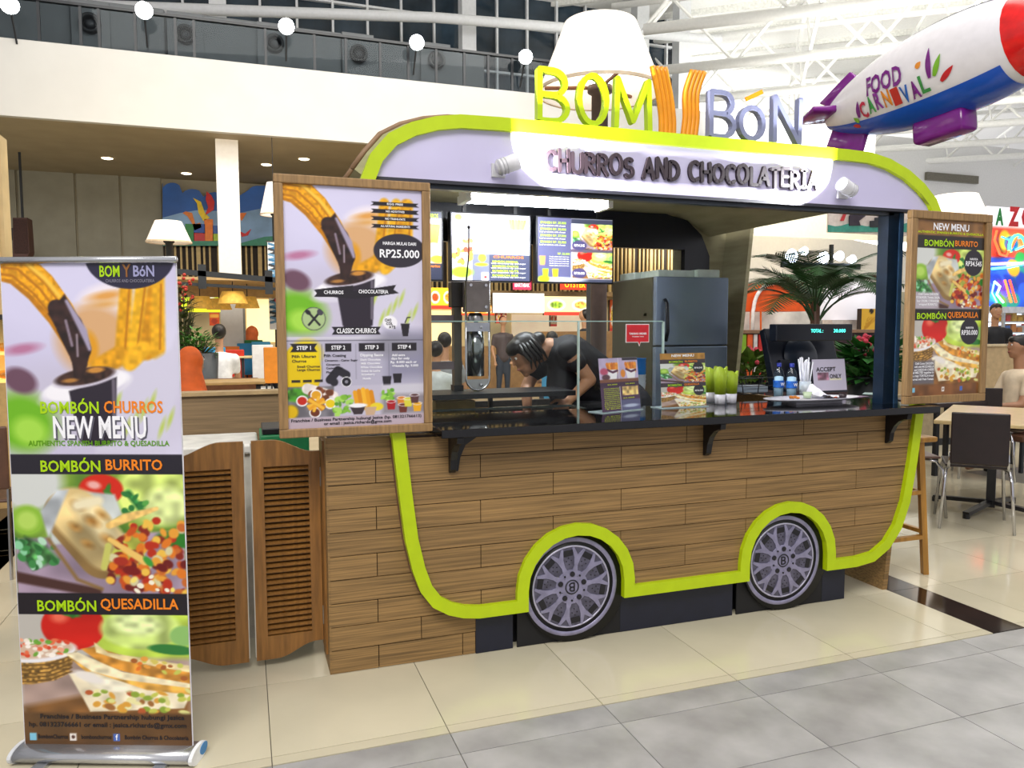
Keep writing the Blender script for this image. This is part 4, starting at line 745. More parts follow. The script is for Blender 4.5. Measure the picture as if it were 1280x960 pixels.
for (x0, x1, y0, y1) in ((.66, 1.66, 3.51, 3.525), (.66, 1.66, 3.77, 3.785), (1.645, 1.66, 3.51, 3.785)): B('track_rail', x0, x1, y0, y1, 1.0, 1.012, M('B0BCB8', .2, .7), dc)
B('case_shelf', .66, 1.62, 3.62, 3.92, 1.075, 1.10, BLACK, dc); 
for x in (.67, 1.27): B('case_post', x, x+.02, 4.0, 4.03, .9, 1.075, BLACK, dc)
wb_ = B('wooden_box', .92, 1.13, 3.8, 3.98, .9005, 1.05, M('B49A62', .6, 0, .1), None, .003); tag(wb_, 'pale wooden box under the black shelf of the display case', 'box')
# churro extruder
mc = thing('churro_extruder', 'tall stainless steel churro filling machine beside the left poster', 'machine', (1.15, 3.8, 1.10)); c = W(595, 420, 3.78); cx = c.x; y = 3.78
z0 = W(590, 487, y).z; z1 = W(590, 352, y).z
loop = [(cx-.062, z1), (cx-.062, z0+.06)]+[(cx+.062*math.cos(math.radians(t)), z0+.06+.06*math.sin(math.radians(t))) for t in range(190, 351, 20)]+[(cx+.062, z0+.06), (cx+.062, z1)]
MB().tube([(a, y-.03, b) for a, b in loop], .006, 8).build('tube_frame', CHROME, mc, True); MB().prism([(a*1.0, b) for a, b in [(cx-.056, z0+.055)]+[(cx+.056*math.cos(math.radians(t)), z0+.06+.055*math.sin(math.radians(t))) for t in range(190, 351, 20)]+[(cx+.056, z0+.055)]], y-.03, y-.02).build('lower_plate', STEEL, mc)
MB().lathe([(0, 0), (.048, 0), (.048, .27), (0, .27)], (cx, y+.02, z0+.07), 24).build('cylinder', M('8E9494', .15, 1, .2, 10, 0, (1, 1, .05)), mc, True)
B('clamp_band', cx-.062, cx+.062, y-.04, y-.033, z0+.30, z0+.345, M('B8B8C4', .3, .6), mc); B('head_plate', cx-.062, cx+.062, y-.045, y+.03, z1-.155, z1, M('8C8480', .4, .5), mc, .003); MB().tube([(cx, y, z1-.16), (cx, y, z0+.34)], .012, 10).build('piston_rod', CHROME, mc, True); MB().lathe([(.0, .02), (.03, .02), (.042, 0), (.042, -.02)], (cx, y+.01, z0+.375), 18).build('piston', STEEL, mc, True)
for dx, dz in ((.04, -.02), (.04, -.13), (-.04, -.02)): MB().lathe([(0, .006), (.008, .005), (.009, 0)], (cx+dx, y-.046, z1+dz), 10, Matrix.Rotation(PI/2, 3, 'X')).build('bolt', CHROME, mc)
for dz in (.025, .322): MB().lathe([(0, .01), (.008, .008), (.009, 0)], (cx+.015, y-.038, z0+dz), 10, Matrix.Rotation(PI/2, 3, 'X')).build('bolt', CHROME, mc)
B('back_column', cx-.105, cx-.065, y+.04, y+.09, 1.101, z1-.04, M('5A564E', .35, .6), mc); B('gearbox', cx-.12, cx-.05, y+.03, y+.1, z1-.13, z1-.0, M('3E3B38', .4, .4), mc, .004)
for z in (z0+.125, z1-.19): MB().beam((cx-.06, y+.06, z), (cx-.36, y+.06, z), .03, .04).build('side_arm', M('7A6E72', .35, .6), mc)
MB().tube([W(583, 350, y), W(586, 318, y), W(586, 285, y)], [.005, .004, .004], 8).build('crank_handle', M('3A3A3A', .4), mc, True).data; MB().ell(W(586, 284, y), .009, 10, 8).build('crank_knob', BLACK, mc, True)
MB().lathe([(.016, .03), (.016, 0), (.008, -.008), (.008, -.02)], (cx, y, z0-.03), 12).build('nozzle', M('A8A060', .3, .7), mc, True); B('machine_foot', cx-.11, cx-.06, y+.03, y+.1, 1.101, 1.13, BLACK, mc)
# fridge
fx0, fx1, fy0, fy1, fz = 2.452, 2.985, 4.25, 4.86, 1.745
fr = thing('fridge', 'tall grey two door fridge inside the kiosk', 'fridge', ((fx0+fx1)/2, (fy0+fy1)/2, 0)); MFR = M('8494A8', .25, .5, .04, 3)
B('cabinet', fx0, fx1, fy0+.045, fy1, .03, fz, M('3E3E2E', .4, 0, .05), fr, .008); B('freezer_door', fx0, fx1, fy0, fy0+.042, 1.31, fz, MFR, fr, .006); B('fridge_door', fx0, fx1, fy0, fy0+.042, .05, 1.303, MFR, fr, .006)
MB().tube([(fx0+.06, fy0-.005, 1.60), (fx0+.06, fy0-.03, 1.57), (fx0+.065, fy0-.034, 1.40), (fx0+.065, fy0-.01, 1.34)], .012, 8).build('door_handle', M('15171C', .3), fr, True); MB().tube([(fx0+.06, fy0-.005, 1.28), (fx0+.062, fy0-.03, 1.22), (fx0+.062, fy0-.03, .95), (fx0+.06, fy0-.01, .88)], .012, 8).build('door_handle', M('15171C', .3), fr, True)
for i in range(4): x = (fx0+.06, fx1-.06)[i % 2]; yy = (fy0+.1, fy1-.08)[i//2]; B('foot', x-.02, x+.02, yy-.02, yy+.02, 0, .03, BLACK, fr)
B('brand_badge', fx0+.004, fx0+.0, fy0+.12, fy0+.16, 1.5, 1.515, M('D8D8C8', .4), fr)
for k, (a, b, c, d, h) in enumerate(((2.5, 2.78, 4.5, 4.8, .05), (2.53, 2.8, 4.36, 4.6, .05), (2.8, 2.965, 4.32, 4.6, .055))):
    z = fz+.001+(.0 if k != 0 else 0); q = B('foam_box', a, b, c if k != 0 else 4.62, d if k != 0 else 4.84, z, z+h, M('C4D2C8', .6), None, .006); tag(q, 'pale foam takeaway box on the fridge, '+('back left', 'front left', 'right')[k], 'box', 'foam boxes on the fridge')
rs = thing('shop_sign', 'small red speech bubble card reading TAKING ORDER on the glass', 'sign', (2.08, 3.458, 1.3)); a = W(782, 405, 3.458); b = W(811, 428, 3.458)
MB().prism([(a.x, b.z), (a.x+.07, b.z), (a.x+.078, b.z-.02), (a.x+.085, b.z), (b.x, b.z), (b.x, a.z), (a.x, a.z)], 3.455, 3.458).build('card_border', M('E8E0E0', .5), rs); MB().prism([(a.x+.004, b.z+.004), (a.x+.07, b.z+.004), (a.x+.078, b.z-.012), (a.x+.082, b.z+.004), (b.x-.004, b.z+.004), (b.x-.004, a.z-.004), (a.x+.004, a.z-.004)], 3.453, 3.455).build('card_face', M('C81E2A', .5), rs)
PS = Panel((a.x, 3.452, b.z), (1, 0, 0), (0, 0, 1), b.x-a.x, a.z-b.z); txt('TAKING ORDER', PS, .5, .52, .1, TW, rs, .75); txt('THANK YOU', PS, .5, .68, .05, TW, rs, .5)
# water bottles
def bottle(px, pz, label):
    p = WZ(px, pz, CT+.001); t = thing('water_bottle', label, 'bottle', p, 'small water bottles')
    MB().lathe([(0, 0), (.026, 0), (.030, .01), (.027, .03), (.030, .045), (.030, .10), (.031, .125), (.026, .15), (.012, .172), (.011, .185)], p, 20).build('bottle_body', GLASS2, t, True); MB().lathe([(0, .004), (.026, .006), (.025, .12), (.01, .125), (0, .125)], p, 16).build('water', M('D0DAE0', .05, 0, .02), t, True)
    MB().lathe([(.0312, .06), (.0312, .10)], p, 20).build('label_band', M('1F62C0', .4, 0, .25, 30), t, True); MB().lathe([(.0134, .178), (.014, .196), (.012, .2), (0, .2)], p, 14).build('cap', M('1A2A8A', .4), t, True); txt('W', Panel(p+Vector((-.012, -.033, .062)), (1, 0, 0), (0, 0, 1), .024, .035), .5, .5, .5, TW, t)
bottle(973, 497, 'left of the two small water bottles with blue labels'); bottle(989, 498, 'right of the two small water bottles, beside the straws')
# straws in a clear holder
p = WZ(1006, 496, CT+.001); h_ = MB().lathe([(0, 0), (.03, 0), (.034, .09), (.032, .09), (.028, .004), (0, .004)], p, 18).build('straw_cup', M('C8CED4', .15), None, True); tag(h_, 'clear plastic cup holding the wrapped straws', 'cup')
g = random.Random(4)
for i in range(18):
    a = g.uniform(0, 6.28); r = g.uniform(.003, .022); lean = g.uniform(.0, .03); b = p+Vector((r*math.cos(a)*.8, r*math.sin(a)*.8, .006)); tp = b+Vector((r*math.cos(a)*1.1+g.uniform(-.015, .012), r*math.sin(a), g.uniform(.19, .225)))
    s_ = MB().tube([b, tp], .0042, 6).build('straw', M('E4E6F0', .45), None, True); tag(s_, 'white wrapped straw in the bunch between the bottles and the card', 'straw', 'wrapped straws in the bunch')
# point of sale terminal
A = WZ(975, 492, CT); c = A+Vector((.16, .16, 0)); ps = thing('cash_register', 'black touch screen till with a cyan customer display', 'till', (c.x+.02, c.y+.05, CT)); MN = M('121826', .3)
a, b = W(968, 410, 3.95), W(1062, 438, 3.95)
B('display_pod', W(968, 408, 3.88).x, W(1063, 408, 3.88).x, 3.86, 3.93, W(1030, 426, 3.88).z, W(1030, 405, 3.88).z, MN, ps, .006)
w0, w1 = W(964, 440, 3.95).x, W(1055, 440, 3.95).x; zt_ = W(1010, 410, 3.97).z
MB().prism([(3.93, 1.06), (3.99, 1.04), (4.10, zt_-.02), (4.05, zt_)], w0+.02, w1-.02, lambda u, z, y: Vector((y, u, z))).build('screen_back', MN, ps, False, .006)
MB().prism([(3.88, CT+.001), (4.12, CT+.001), (4.10, CT+.05), (4.0, CT+.07), (3.99, CT+.2), (3.96, CT+.2), (3.94, CT+.05)], w0+.08, w1-.08, lambda u, z, y: Vector((y, u, z))).build('till_base', MN, ps, False, .004)
MB().lathe([(0, .012), (.1, .008), (.13, -.01)], ((w0+w1)/2-.03, 3.97, 1.24), 24, Matrix.Rotation(math.radians(78), 3, 'X')).build('hinge_cover', M('1A2434', .3), ps, True)
LC = M('50E8D8', .4, 0, 0, 5, 2.0); PD = Panel((W(968, 408, 3.88).x, 3.859, W(1030, 426, 3.88).z), (1, 0, 0), (0, 0, 1), W(1063, 408, 3.88).x-W(968, 408, 3.88).x, W(1030, 405, 3.88).z-W(1030, 426, 3.88).z)
txt('TOTAL :', PD, .52, .4, .2, LC, ps, .16); txt('30.000', PD, .82, .4, .2, LC, ps, .16)
# ACCEPT ONLY card
a = W(1018, 487, 3.80); b = W(1058, 487, 3.80); RR = (b-a).normalized(); PA = Panel(Vector((a.x, 3.80, WZ(1018, 490, CT).z+.012)), (1, 0, 0), (0, .16, 1), W(1056, 460, 3.8).x-W(1015, 460, 3.8).x, .195)
ac = thing('payment_sign', 'white card reading ACCEPT ONLY leaning on the till', 'sign', PA.at(.5, 1, 0))
MB().box(-.006, PA.w+.006, .002, .012, -.012, PA.h+.004, Matrix((PA.R, -PA.N, PA.U)).transposed(), PA.O).build('card_holder', MN, ac)
def f5(a, A): a.mix(np.ones(len(a.X)), 'C9C4DC'); a.rect(.14, .42*A, .48, .66*A, 'A07088', .01, .5, 14); a.rect(.5, .62*A, .86, .68*A, 'E8E4C8', .01)
pr = painted('paper', PA, ac, f5, .006); T(PA, pr, [('ACCEPT', .4, .32, .13, TK, .6), ('ONLY', .68, .55, .13, TK, .36)])
# snack tray with leftovers
c = WZ(975, 503, CT); tr = thing('snack_tray', 'white oval tray with paper and leftovers on the counter', 'tray', (c.x+.02, c.y+.05, CT)); cc = Vector((2.87, 3.32, CT+.001))
sx, sy = .30, .12
pf = [(0, .012), (.62, .012), (.85, .016), (1.0, .026), (1.0, .029), (.84, .022), (.6, .018), (0, .018)]
mb = MB().lathe(pf, (0, 0, 0), 36); mb.v = [Vector((v.x*sx, v.y*sy, v.z))+cc for v in mb.v]; mb.build('tray_dish', M('D6D4DE', .3), tr, True); MB().box(cc.x-.15, cc.x+.15, cc.y-.06, cc.y+.06, CT+.0005, cc.z+.014).build('tray_foot', M('B0AEBA', .4), tr)
def clump(name, c, n, r, mat, label, sq=.6):
    g = random.Random(hash(label) % 999); mb = MB()
    for i in range(n): mb.ell(Vector(c)+Vector((g.uniform(-r, r), g.uniform(-r, r)*.6, g.uniform(0, r*.4))), (r*.55, r*.4, r*.35*sq+.002), 8, 6, Matrix.Rotation(g.uniform(0, 3), 3, 'Z'))
    o = mb.build(name, mat, None, True); tag(o, label, 'food'); md = o.modifiers.new('r', 'REMESH'); md.mode = 'VOXEL'; md.voxel_size = .0022; return o
tz = cc.z+.020
clump('churro_bits', (cc.x-.14, cc.y-.02, tz+.009), 7, .022, M('C87828', .6), 'golden churro crumbs at the left of the snack tray'); clump('chocolate_bits', (cc.x+.08, cc.y-.035, tz+.008), 4, .014, M('2A1A14', .6), 'dark chocolate bits on the tray beside the napkin')
clump('tomato_bits', (cc.x+.12, cc.y-.04, tz+.007), 3, .010, M('B05030', .6), 'reddish brown crumb between the chocolate bits and sauce pot')
o = MB().lathe([(0, 0), (.017, 0), (.021, .022), (.018, .022), (.016, .012), (0, .012)], (cc.x+.175, cc.y-.035, tz+.002), 18).build('sauce_pot', M('2A1E22', .3), None, True); tag(o, 'small dark chocolate sauce pot on the right of the tray', 'pot')
o = MB().lathe([(0, 0), (.019, 0), (.024, .032), (.021, .032), (.018, .02), (0, .02)], (cc.x-.005, cc.y+.03, tz+.002), 18).build('sauce_pot', M('C4D8B4', .3), None, True); tag(o, 'small pale green sauce pot in the middle of the tray', 'pot')
g = random.Random(9); NX = 8; mb = MB(); P_ = {}
for i in range(NX+1):
    for j in range(5): P_[i, j] = Vector((cc.x+.03+.022*i, cc.y-.03+.028*j, tz+.006+.085*max(0, math.sin(i*.7+.3))*(.3+.2*j)*g.uniform(.7, 1)*(1-i/10)))
for i in range(NX):
    for j in range(4): mb.quad(P_[i, j], P_[i+1, j], P_[i+1, j+1], P_[i, j+1])
o = mb.build('napkin', M('E8E8F2', .6), None); tag(o, 'crumpled white napkin on the right of the snack tray', 'napkin')
# wire basket and papers
q = WZ(940, 492, CT); wk = thing('wire_basket', 'small black wire basket behind the tray, left of the bottles', 'basket', (q.x, q.y, CT)); mb = MB(); a, b, hz = .13, .07, .1
for z, s in ((.004, .8), (.05, .9), (.1, 1)): mb.tube([q+Vector((x*a*s, y*b*s, z)) for x, y in ((-1, -1), (1, -1), (1, 1), (-1, 1))], .003, 6, False, True)
for x, y in ((-1, -1), (0, -1), (1, -1), (1, 1), (0, 1), (-1, 1)): mb.tube([q+Vector((x*a*.8, y*b*.8, .004)), q+Vector((x*a, y*b, hz))], .003, 6)
mb.build('wire_frame', M('0E0E12', .35), wk); B('tissue_pack', q.x-.085, q.x+.085, q.y-.045, q.y+.045, CT+.008, CT+.05, M('8E9AA8', .6), wk, .008)
for k, (dx, col, lb) in enumerate(((0, '8A6A90', 'purple leaflet lying right of the till'), (.07, '9AB8B4', 'pale teal leaflet lying on the right of the counter'))):
    p = WZ(1072+k*14, 496-k*4, CT+.001+.002*k); o = MB().box(-.07, .07, -.03, .03, 0, .0015, rotz(.3+.4*k), p).build('leaflet', M(col, .4, 0, .3, 30), None); tag(o, lb, 'leaflet')
bx = W(800, 470, 4.05); o = thing('paper_cup_stack', 'blue and white stack of paper cups behind the purple card', 'cups', (bx.x, 4.05, .93)); 
for i in range(7): MB().lathe([(.026, 0), (.036, .075), (.038, .078)], (bx.x, 4.05, 1.02+.024*i), 18).build('paper_cup', M('2878C8' if i > 2 else 'C8D4E0', .45), o, True)
B('cup_base', bx.x-.04, bx.x+.04, 4.01, 4.09, .9005, 1.02, M('5A4A80', .5), o)
# hanging menu screens
def screen(x0, x1, label, f, texts):
    t = thing('menu_screen', label, 'screen', ((x0+x1)/2, 4.6, 2.2), 'backlit menu screens'); B('housing', x0, x1, 4.6, 4.66, 1.712, 2.14, M('0E1018', .35), t, .004)
    for x in (x0+.1, x1-.1): B('hanger', x-.012, x+.012, 4.62, 4.64, 2.14, 2.225, BLACK, t)
    P = Panel((x0+.012, 4.5985, 1.722), (1, 0, 0), (0, 0, 1), x1-x0-.024, .408); pr = painted('glow_sheet', P, t, f, .005, SCREEN)
    T(P, pr, texts)
EG = M('B8E020', .4, 0, 0, 5, .9); EW = M('F4F4F4', .4, 0, 0, 5, .9); EO = M('F07818', .4, 0, 0, 5, .9)
def fs0(a, A): a.rect(-.1, -.1, 1.1, .1*A, '3A3E50', .01); a.rect(-.1, .76*A, 1.1, 1.1*A, '2A2E40', .01); [a.stroke([(.85+.03*i, .2*A), (.86+.02*i, .45*A)], .02, 'E8902A', .01) for i in range(5)]; a.ell(.9, .55*A, .1, .08, 'E0C8A8', 0, .02); a.ell(.95, .7*A, .1, .05, 'D8A030', 0, .02)
def fs1(a, A):
    a.mix(np.ones(len(a.X)), 'E8E6F0'); a.rect(.45, .6*A, 1.1, 1.1*A, '3C4058', .01); a.rect(.25, .6*A, .47, 1.1*A, '6A6E80', .01); a.ell(.08, .06*A, .05, .04, 'E88838', 0, .02)
    a.dots(30, .0, .4*A, .25, .8*A, .035, ['D84828', 'F0B040', '8AB838', 'F0E0C8'], 3); a.ell(.38, .66*A, .05, .05, 'B8D830', 0, .01); a.ell(.37, .76*A, .08, .02, 'D8E020', 0, .01); a.ell(.12, .88*A, .14, .07, '8AC828', 0, .03)
    for i in range(6): a.stroke([(.74+.04*i, .08*A), (.76+.03*i, .2*A)], .02, ['F0B048', 'E8982A'][i % 2], .015)
    a.poly([(.54, .15*A), (.68, .15*A), (.66, .5*A), (.56, .5*A)], 'C8A898', .02); a.rect(.62, .52*A, .84, .6*A, 'A8C8E8', .02); a.rect(.37, .88*A, .46, 1.0*A, 'F0E8E8', .01); a.rect(.4, .93*A, .44, .97*A, 'D83030', .01)
def fs2(a, A):
    a.rect(-.1, -.1, .44, 1.1*A, '55567A', .006); a.win(.45, .08*A, .56, art_burrito, .42*A/.56); a.win(.45, .53*A, .56, art_ques, .42*A/.56); a.rect(.44, 0, 1.1, .08*A, '3A3E50', .01); a.rect(.44, .95*A, 1.1, 1.1*A, '3A3E50', .01); a.rect(.43, .48*A, 1.1, .53*A, '5A5060', .01)
    a.ell(.55, .42*A, .1, .06, '46406A', 0, .01); a.ell(.55, .86*A, .1, .06, '46406A', 0, .01); a.poly([(.02, .6*A), (.1, .6*A), (.09, .74*A), (.03, .74*A)], 'E89A50', .01)
    for x in (.1, .23): a.poly([(x-.04, .8*A), (x+.04, .8*A), (x+.03, .94*A), (x-.03, .94*A)], 'B8D820' if x < .2 else 'E8D020', .01)
    a.ell(.3, .97*A, .3, .03, 'E8E8F4', 0, .02); a.ell(.08, .96*A, .08, .04, 'A8C818', 0, .02)
screen(.65, 1.17, 'backlit menu screen mostly hidden by the left poster', fs0, [('CHURROS', .86, .06, .06, EG, .2), ('Favorites', .9, .8, .04, EO, .16)]); screen(1.213, 1.746, 'middle backlit menu screen over the churro machine', fs1, [('CHURROS', .72, .64, .035, EO, .4)]+[('BOMBON %s' % s, .68, .71+.07*i, .03, EG, .34) for i, s in enumerate(('ORIGINAL', 'CHOCO', 'NUTS', 'MIX'))]+[('with chocolate dip and sugar', .72, .74+.07*i, .018, EW, .46) for i in range(4)])
screen(1.778, 2.33, 'right backlit menu screen with burrito pictures, left of the fridge', fs2, [('SPANISH RP. %s' % s, .2, .08+.1*i, .035, EG, .34) for i, s in enumerate(('35.000', '30.000', '37.000', '32.000'))]+[('beef or chicken with cheese', .19, .125+.1*i, .02, EW, .34) for i in range(4)]+[('RP. 22.000', .34, .56, .03, EG, .16)]+[('fresh juice and iced tea', .28, .61+.035*i, .016, EW, .26) for i in range(5)]+[('RP34.545', .55, .42, .04, EW, .14), ('RP30.000', .55, .86, .04, EW, .14)])
# fluorescent light under the kiosk roof
p0 = WZ(600, 252, 2.10); fl = thing('tube_light', 'bright twin tube light under the kiosk roof', 'light', (1.55, 4.05, 2.22))
B('light_tray', 1.15, 2.0, 3.98, 4.16, 2.15, 2.235, WHITE, fl)
for y in (4.02, 4.11): MB().tube([(1.17, y, 2.13), (1.98, y, 2.13)], .02, 10).build('tube', M('F4F8FF', .3, 0, 0, 5, 50), fl, True)
for x in (1.14, 1.98): B('tube_socket', x, x+.03, 3.98, 4.16, 2.105, 2.15, WHITE, fl)
cb = MB().tube([(2.0, 4.1, 2.2), (2.06, 3.9, 2.215), (1.9, 3.5, 2.21), (1.8, 3.3, 2.2)], .004, 6).build('light_cable', BLACK, fl)
# =================================================================== PEOPLE
def body(name, parts, mat, parent, vox=.01, sm=6):
    mb = MB()
    for q in parts:
        if len(q) == 4 and not isinstance(q[2], Vector): mb.cap(q[0], q[1], q[2], q[3], 12)
        elif len(q) == 2: mb.ell(q[0], q[1], 16, 12)
        else: mb.ell(q[0], q[1], 16, 12, q[2])
    o = mb.build(name, mat, parent, True); r = o.modifiers.new('r', 'REMESH'); r.mode = 'VOXEL'; r.voxel_size = vox; r.use_smooth_shade = True
    s = o.modifiers.new('s', 'SMOOTH'); s.iterations = sm; s.factor = .5; return o
def hand(wr, d, palm_n, s=1, curl=.5):
    """five separate fingers; d = direction of the hand, palm_n = palm normal"""
    wr = Vector(wr); d = Vector(d).normalized(); n = Vector(palm_n); n = (n-d*n.dot(d)).normalized(); t = d.cross(n); L = []
    for k in range(4):
        o = (k-1.5)*.019*s; a = wr+t*o*.5+d*.01; b = wr+t*o+d*.085*s; L.append((a, b, .013*s, .011*s)); ln = (.062, .072, .07, .055)[k]*s
        p = b; dd = d.copy()
        for j in range(3):
            dd = (dd+n*curl*.7).normalized(); q = p+dd*ln*(.45, .32, .23)[j]; L.append((p, q, .0088*s, .0078*s)); p = q
    b = wr+d*.02-t*.022*s; q = b+(d*.6-t*.8).normalized()*.045*s; L.append((b, q, .0115*s, .0095*s)); L.append((q, q+(d*.9-t*.3+n*curl*.4).normalized()*.032*s, .0092*s, .008*s)); return L
def head(t, c, f, up, r, skin, hairm, style='bun', vox=.006):
    """face looking along f"""
    c = Vector(c); f = Vector(f).normalized(); up = Vector(up); up = (up-f*up.dot(f)).normalized(); s = f.cross(up); Rm = Matrix((f, s, up)).transposed(); k = r/.1
    P = lambda a, b, d: c+f*a*k+s*b*k+up*d*k
    parts = [(c, (r*.95, r*.76, r*1.0), Rm), (P(.02, 0, -.06), (r*.7, r*.6, r*.62), Rm), (P(.1, 0, -.018), P(.082, 0, .02), .010*k, .006*k), (P(.06, 0, -.105), P(.05, 0, -.09), .022*k, .03*k), (P(.083, .016, -.06), P(.083, -.016, -.06), .009*k, .009*k)]
    for e in (-1, 1): parts.append((P(-.005, e*.078, -.01), (r*.1, r*.05, r*.22), Rm)); parts.append((P(.07, e*.03, .035), P(.062, e*.045, .035), .009*k, .009*k))
    for e in (-1, 1):
        MB().ell(P(.082, e*.03, .012), .009*k, 10, 8).build('eye', M('EDEAE4', .3), t, True); MB().ell(P(.0875, e*.03, .012), .0055*k, 8, 6).build('pupil', M('1A120E', .3), t, True); MB().tube([P(.088, e*.015, .036), P(.088, e*.032, .041), P(.078, e*.048, .034)], .0035*k, 6).build('eyebrow', hairm, t)
    MB().ell(P(.089, 0, -.061), (.008*k, .022*k, .006*k), 10, 6, Rm).build('lips', M('9A5048', .5), t, True)
    if style == 'bun':
        for e in (-1, 1):
            for q_ in range(5): MB().tube([P(.03-.02*q_, e*.05, .08), P(.05-.025*q_, e*.088, .03), P(.035-.025*q_, e*.092, -.04), P(.05-.03*q_, e*.08, -.085-.01*(q_ % 3))], [.012*k, .014*k, .01*k, .003*k], 6).build('hair_strand', hairm, t, True)
        h = [(P(-.018, 0, .022), (r*1.02, r*.86, r*1.0), Rm), (P(.03, 0, .06), (r*.72, r*.72, r*.5), Rm), (P(-.12, 0, .03), (r*.42, r*.5, r*.42), Rm), (P(-.03, -.07, -.02), (r*.4, r*.2, r*.55), Rm), (P(-.03, .07, -.02), (r*.4, r*.2, r*.55), Rm)]
    else: h = [(P(-.02, 0, .02), (r*.98, r*.84, r*.98), Rm), (P(.02, 0, .065), (r*.75, r*.7, r*.42), Rm)]
    body('hair', h, hairm, t, vox*1.2, 3); return parts
SK = M('A8795A', .5, 0, .04); SKL = M('B98A68', .5, 0, .04); HR = M('17120F', .45, 0, .2, 60); TS = M('121218', .75, 0, .2, 30)
wo = thing('person', 'woman in a black t-shirt with dark tied hair bending over behind the counter', 'person', (2.1, 4.02, 0))
hc = Vector((1.475, 3.98, 1.285)); sn = W(702, 445, 3.86); sn = Vector((1.68, 3.86, 1.30)); el = W(737, 475, 3.85); wrn = W(711, 501, 3.80); sf = Vector((1.66, 4.18, 1.28)); elf = Vector((1.55, 4.16, 1.08)); wrf = Vector((1.50, 4.02, .955))
hipc = Vector((2.13, 4.02, .98)); chest = Vector((1.76, 4.02, 1.25)); neck = Vector((1.63, 4.01, 1.30))
hn = hand(wrn, (wrn-el)+Vector((-.06, -.01, -.05)), (-.4, .3, -.8), .95, .5); hf = hand(wrf, (-.3, -.25, -.5), (.2, 0, -.6), .95, .4)
skin = head(wo, hc, (-.85, -.12, -.5), (-.55, -.0, .83), .094, SK, HR)+[(neck, hc+Vector((.04, 0, -.02)), .052, .05), (neck, chest, .07, .11), (chest, hipc, .11, .12), (sn, el, .048, .038), (el, wrn, .038, .024), (sf, elf, .047, .037), (elf, wrf, .037, .024)]+hn+hf
for e in (-1, 1): skin += [(hipc+Vector((0, e*.09, 0)), Vector((2.08, 4.02+e*.1, .52)), .085, .06), (Vector((2.08, 4.02+e*.1, .52)), Vector((2.16, 4.02+e*.1, .09)), .058, .036), (Vector((2.16, 4.02+e*.1, .05)), Vector((1.98, 4.02+e*.11, .03)), .035, .025)]
body('body', skin, SK, wo, .0058, 2)
body('t_shirt', [(Vector((1.66, 4.01, 1.285)), chest, .085, .135), (chest, Vector((1.95, 4.02, 1.12)), .14, .135), (Vector((1.95, 4.02, 1.12)), hipc, .135, .135), (Vector((1.72, 3.93, 1.26)), sn.lerp(el, .42), .075, .056), (Vector((1.72, 4.1, 1.26)), sf.lerp(elf, .55), .075, .058), (chest+Vector((-.02, 0, -.04)), Vector((1.70, 4.0, 1.08)), .11, .09), (sn, chest, .06, .1), (Vector((1.7, 4.0, 1.08)), Vector((1.95, 4.02, 1.05)), .08, .1)], TS, wo, .009, 5)
tl = []
for e in (-1, 1): tl += [(hipc+Vector((0, e*.08, 0)), Vector((2.08, 4.02+e*.1, .52)), .11, .075), (Vector((2.08, 4.02+e*.1, .52)), Vector((2.155, 4.02+e*.1, .11)), .074, .055)]
body('trousers', tl, M('1C1E28', .8), wo, .011, 4); body('apron', [(Vector((1.68, 3.99, 1.08)), Vector((1.74, 4.0, .97)), .07, .08), (Vector((1.74, 4.0, .97)), Vector((1.95, 4.0, .98)), .07, .07)], M('1E1C22', .8), wo, .012, 4)
for e in (-1, 1): body('shoe', [(Vector((2.18, 4.02+e*.1, .045)), Vector((1.97, 4.02+e*.11, .035)), .045, .034)], BLACK, wo, .008, 2)
gl = clump('glove', wrn+Vector((-.03, -.01, -.05)), 3, .022, M('D83A68', .5), 'pink rubber cloth under the bending woman\'s hand'); gl['category'] = 'cloth'; gl.name = 'cleaning_cloth'; del_ = None
# =================================================================== BACKGROUND
def pxp(name, pts, Y, th, mat, parent=None, **k):
    q = [W(x, y, Y) for x, y in pts]; return MB().prism([(p.x, p.z) for p in q], Y, Y+th).build(name, mat, parent)
def pxb(name, x0, y0, x1, y1, Y, th, mat, parent=None, bevel=0):
    a, b = W(x0, y1, Y), W(x1, y0, Y); return B(name, a.x, b.x, Y, Y+th, min(a.z, b.z), max(a.z, b.z), mat, parent, bevel)
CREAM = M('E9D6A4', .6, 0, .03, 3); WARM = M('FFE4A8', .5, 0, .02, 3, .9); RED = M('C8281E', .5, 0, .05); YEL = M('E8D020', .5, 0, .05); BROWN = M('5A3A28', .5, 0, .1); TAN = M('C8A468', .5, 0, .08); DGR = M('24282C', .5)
# the painted cloud board with flames
mu = thing('mural_board', 'blue cloud shaped board with flames and coloured houses above the slat band', 'mural', (W(270, 300, 17.8).x, 17.85, 2.9)); mb = MB()
cl = [(203, 303), (203, 224)]+[(215+12*math.cos(math.radians(t)), 234-10*math.sin(math.radians(t))) for t in range(160, 20, -20)]+[(240+14*math.cos(math.radians(t)), 242-10*math.sin(math.radians(t))) for t in range(150, 30, -20)]+[(268+16*math.cos(math.radians(t)), 248-12*math.sin(math.radians(t))) for t in range(150, 30, -20)]+[(290, 244), (300, 240)]+[(322+12*math.cos(math.radians(t)), 236-8*math.sin(math.radians(t))) for t in range(160, 60, -20)]+[(344+14*math.cos(math.radians(t)), 234-12*math.sin(math.radians(t))) for t in range(150, -10, -20)]+[(358, 303)]
pxp('sky_board', cl, 17.85, .06, M('1F5FB8', .5, 0, .25, .8), mu); pxp('cloud_band', [(203, 303), (203, 268), (225, 262), (250, 258), (300, 262), (358, 250), (358, 303)], 17.83, .02, M('86AEDC', .5, 0, .15, 1.5), mu)
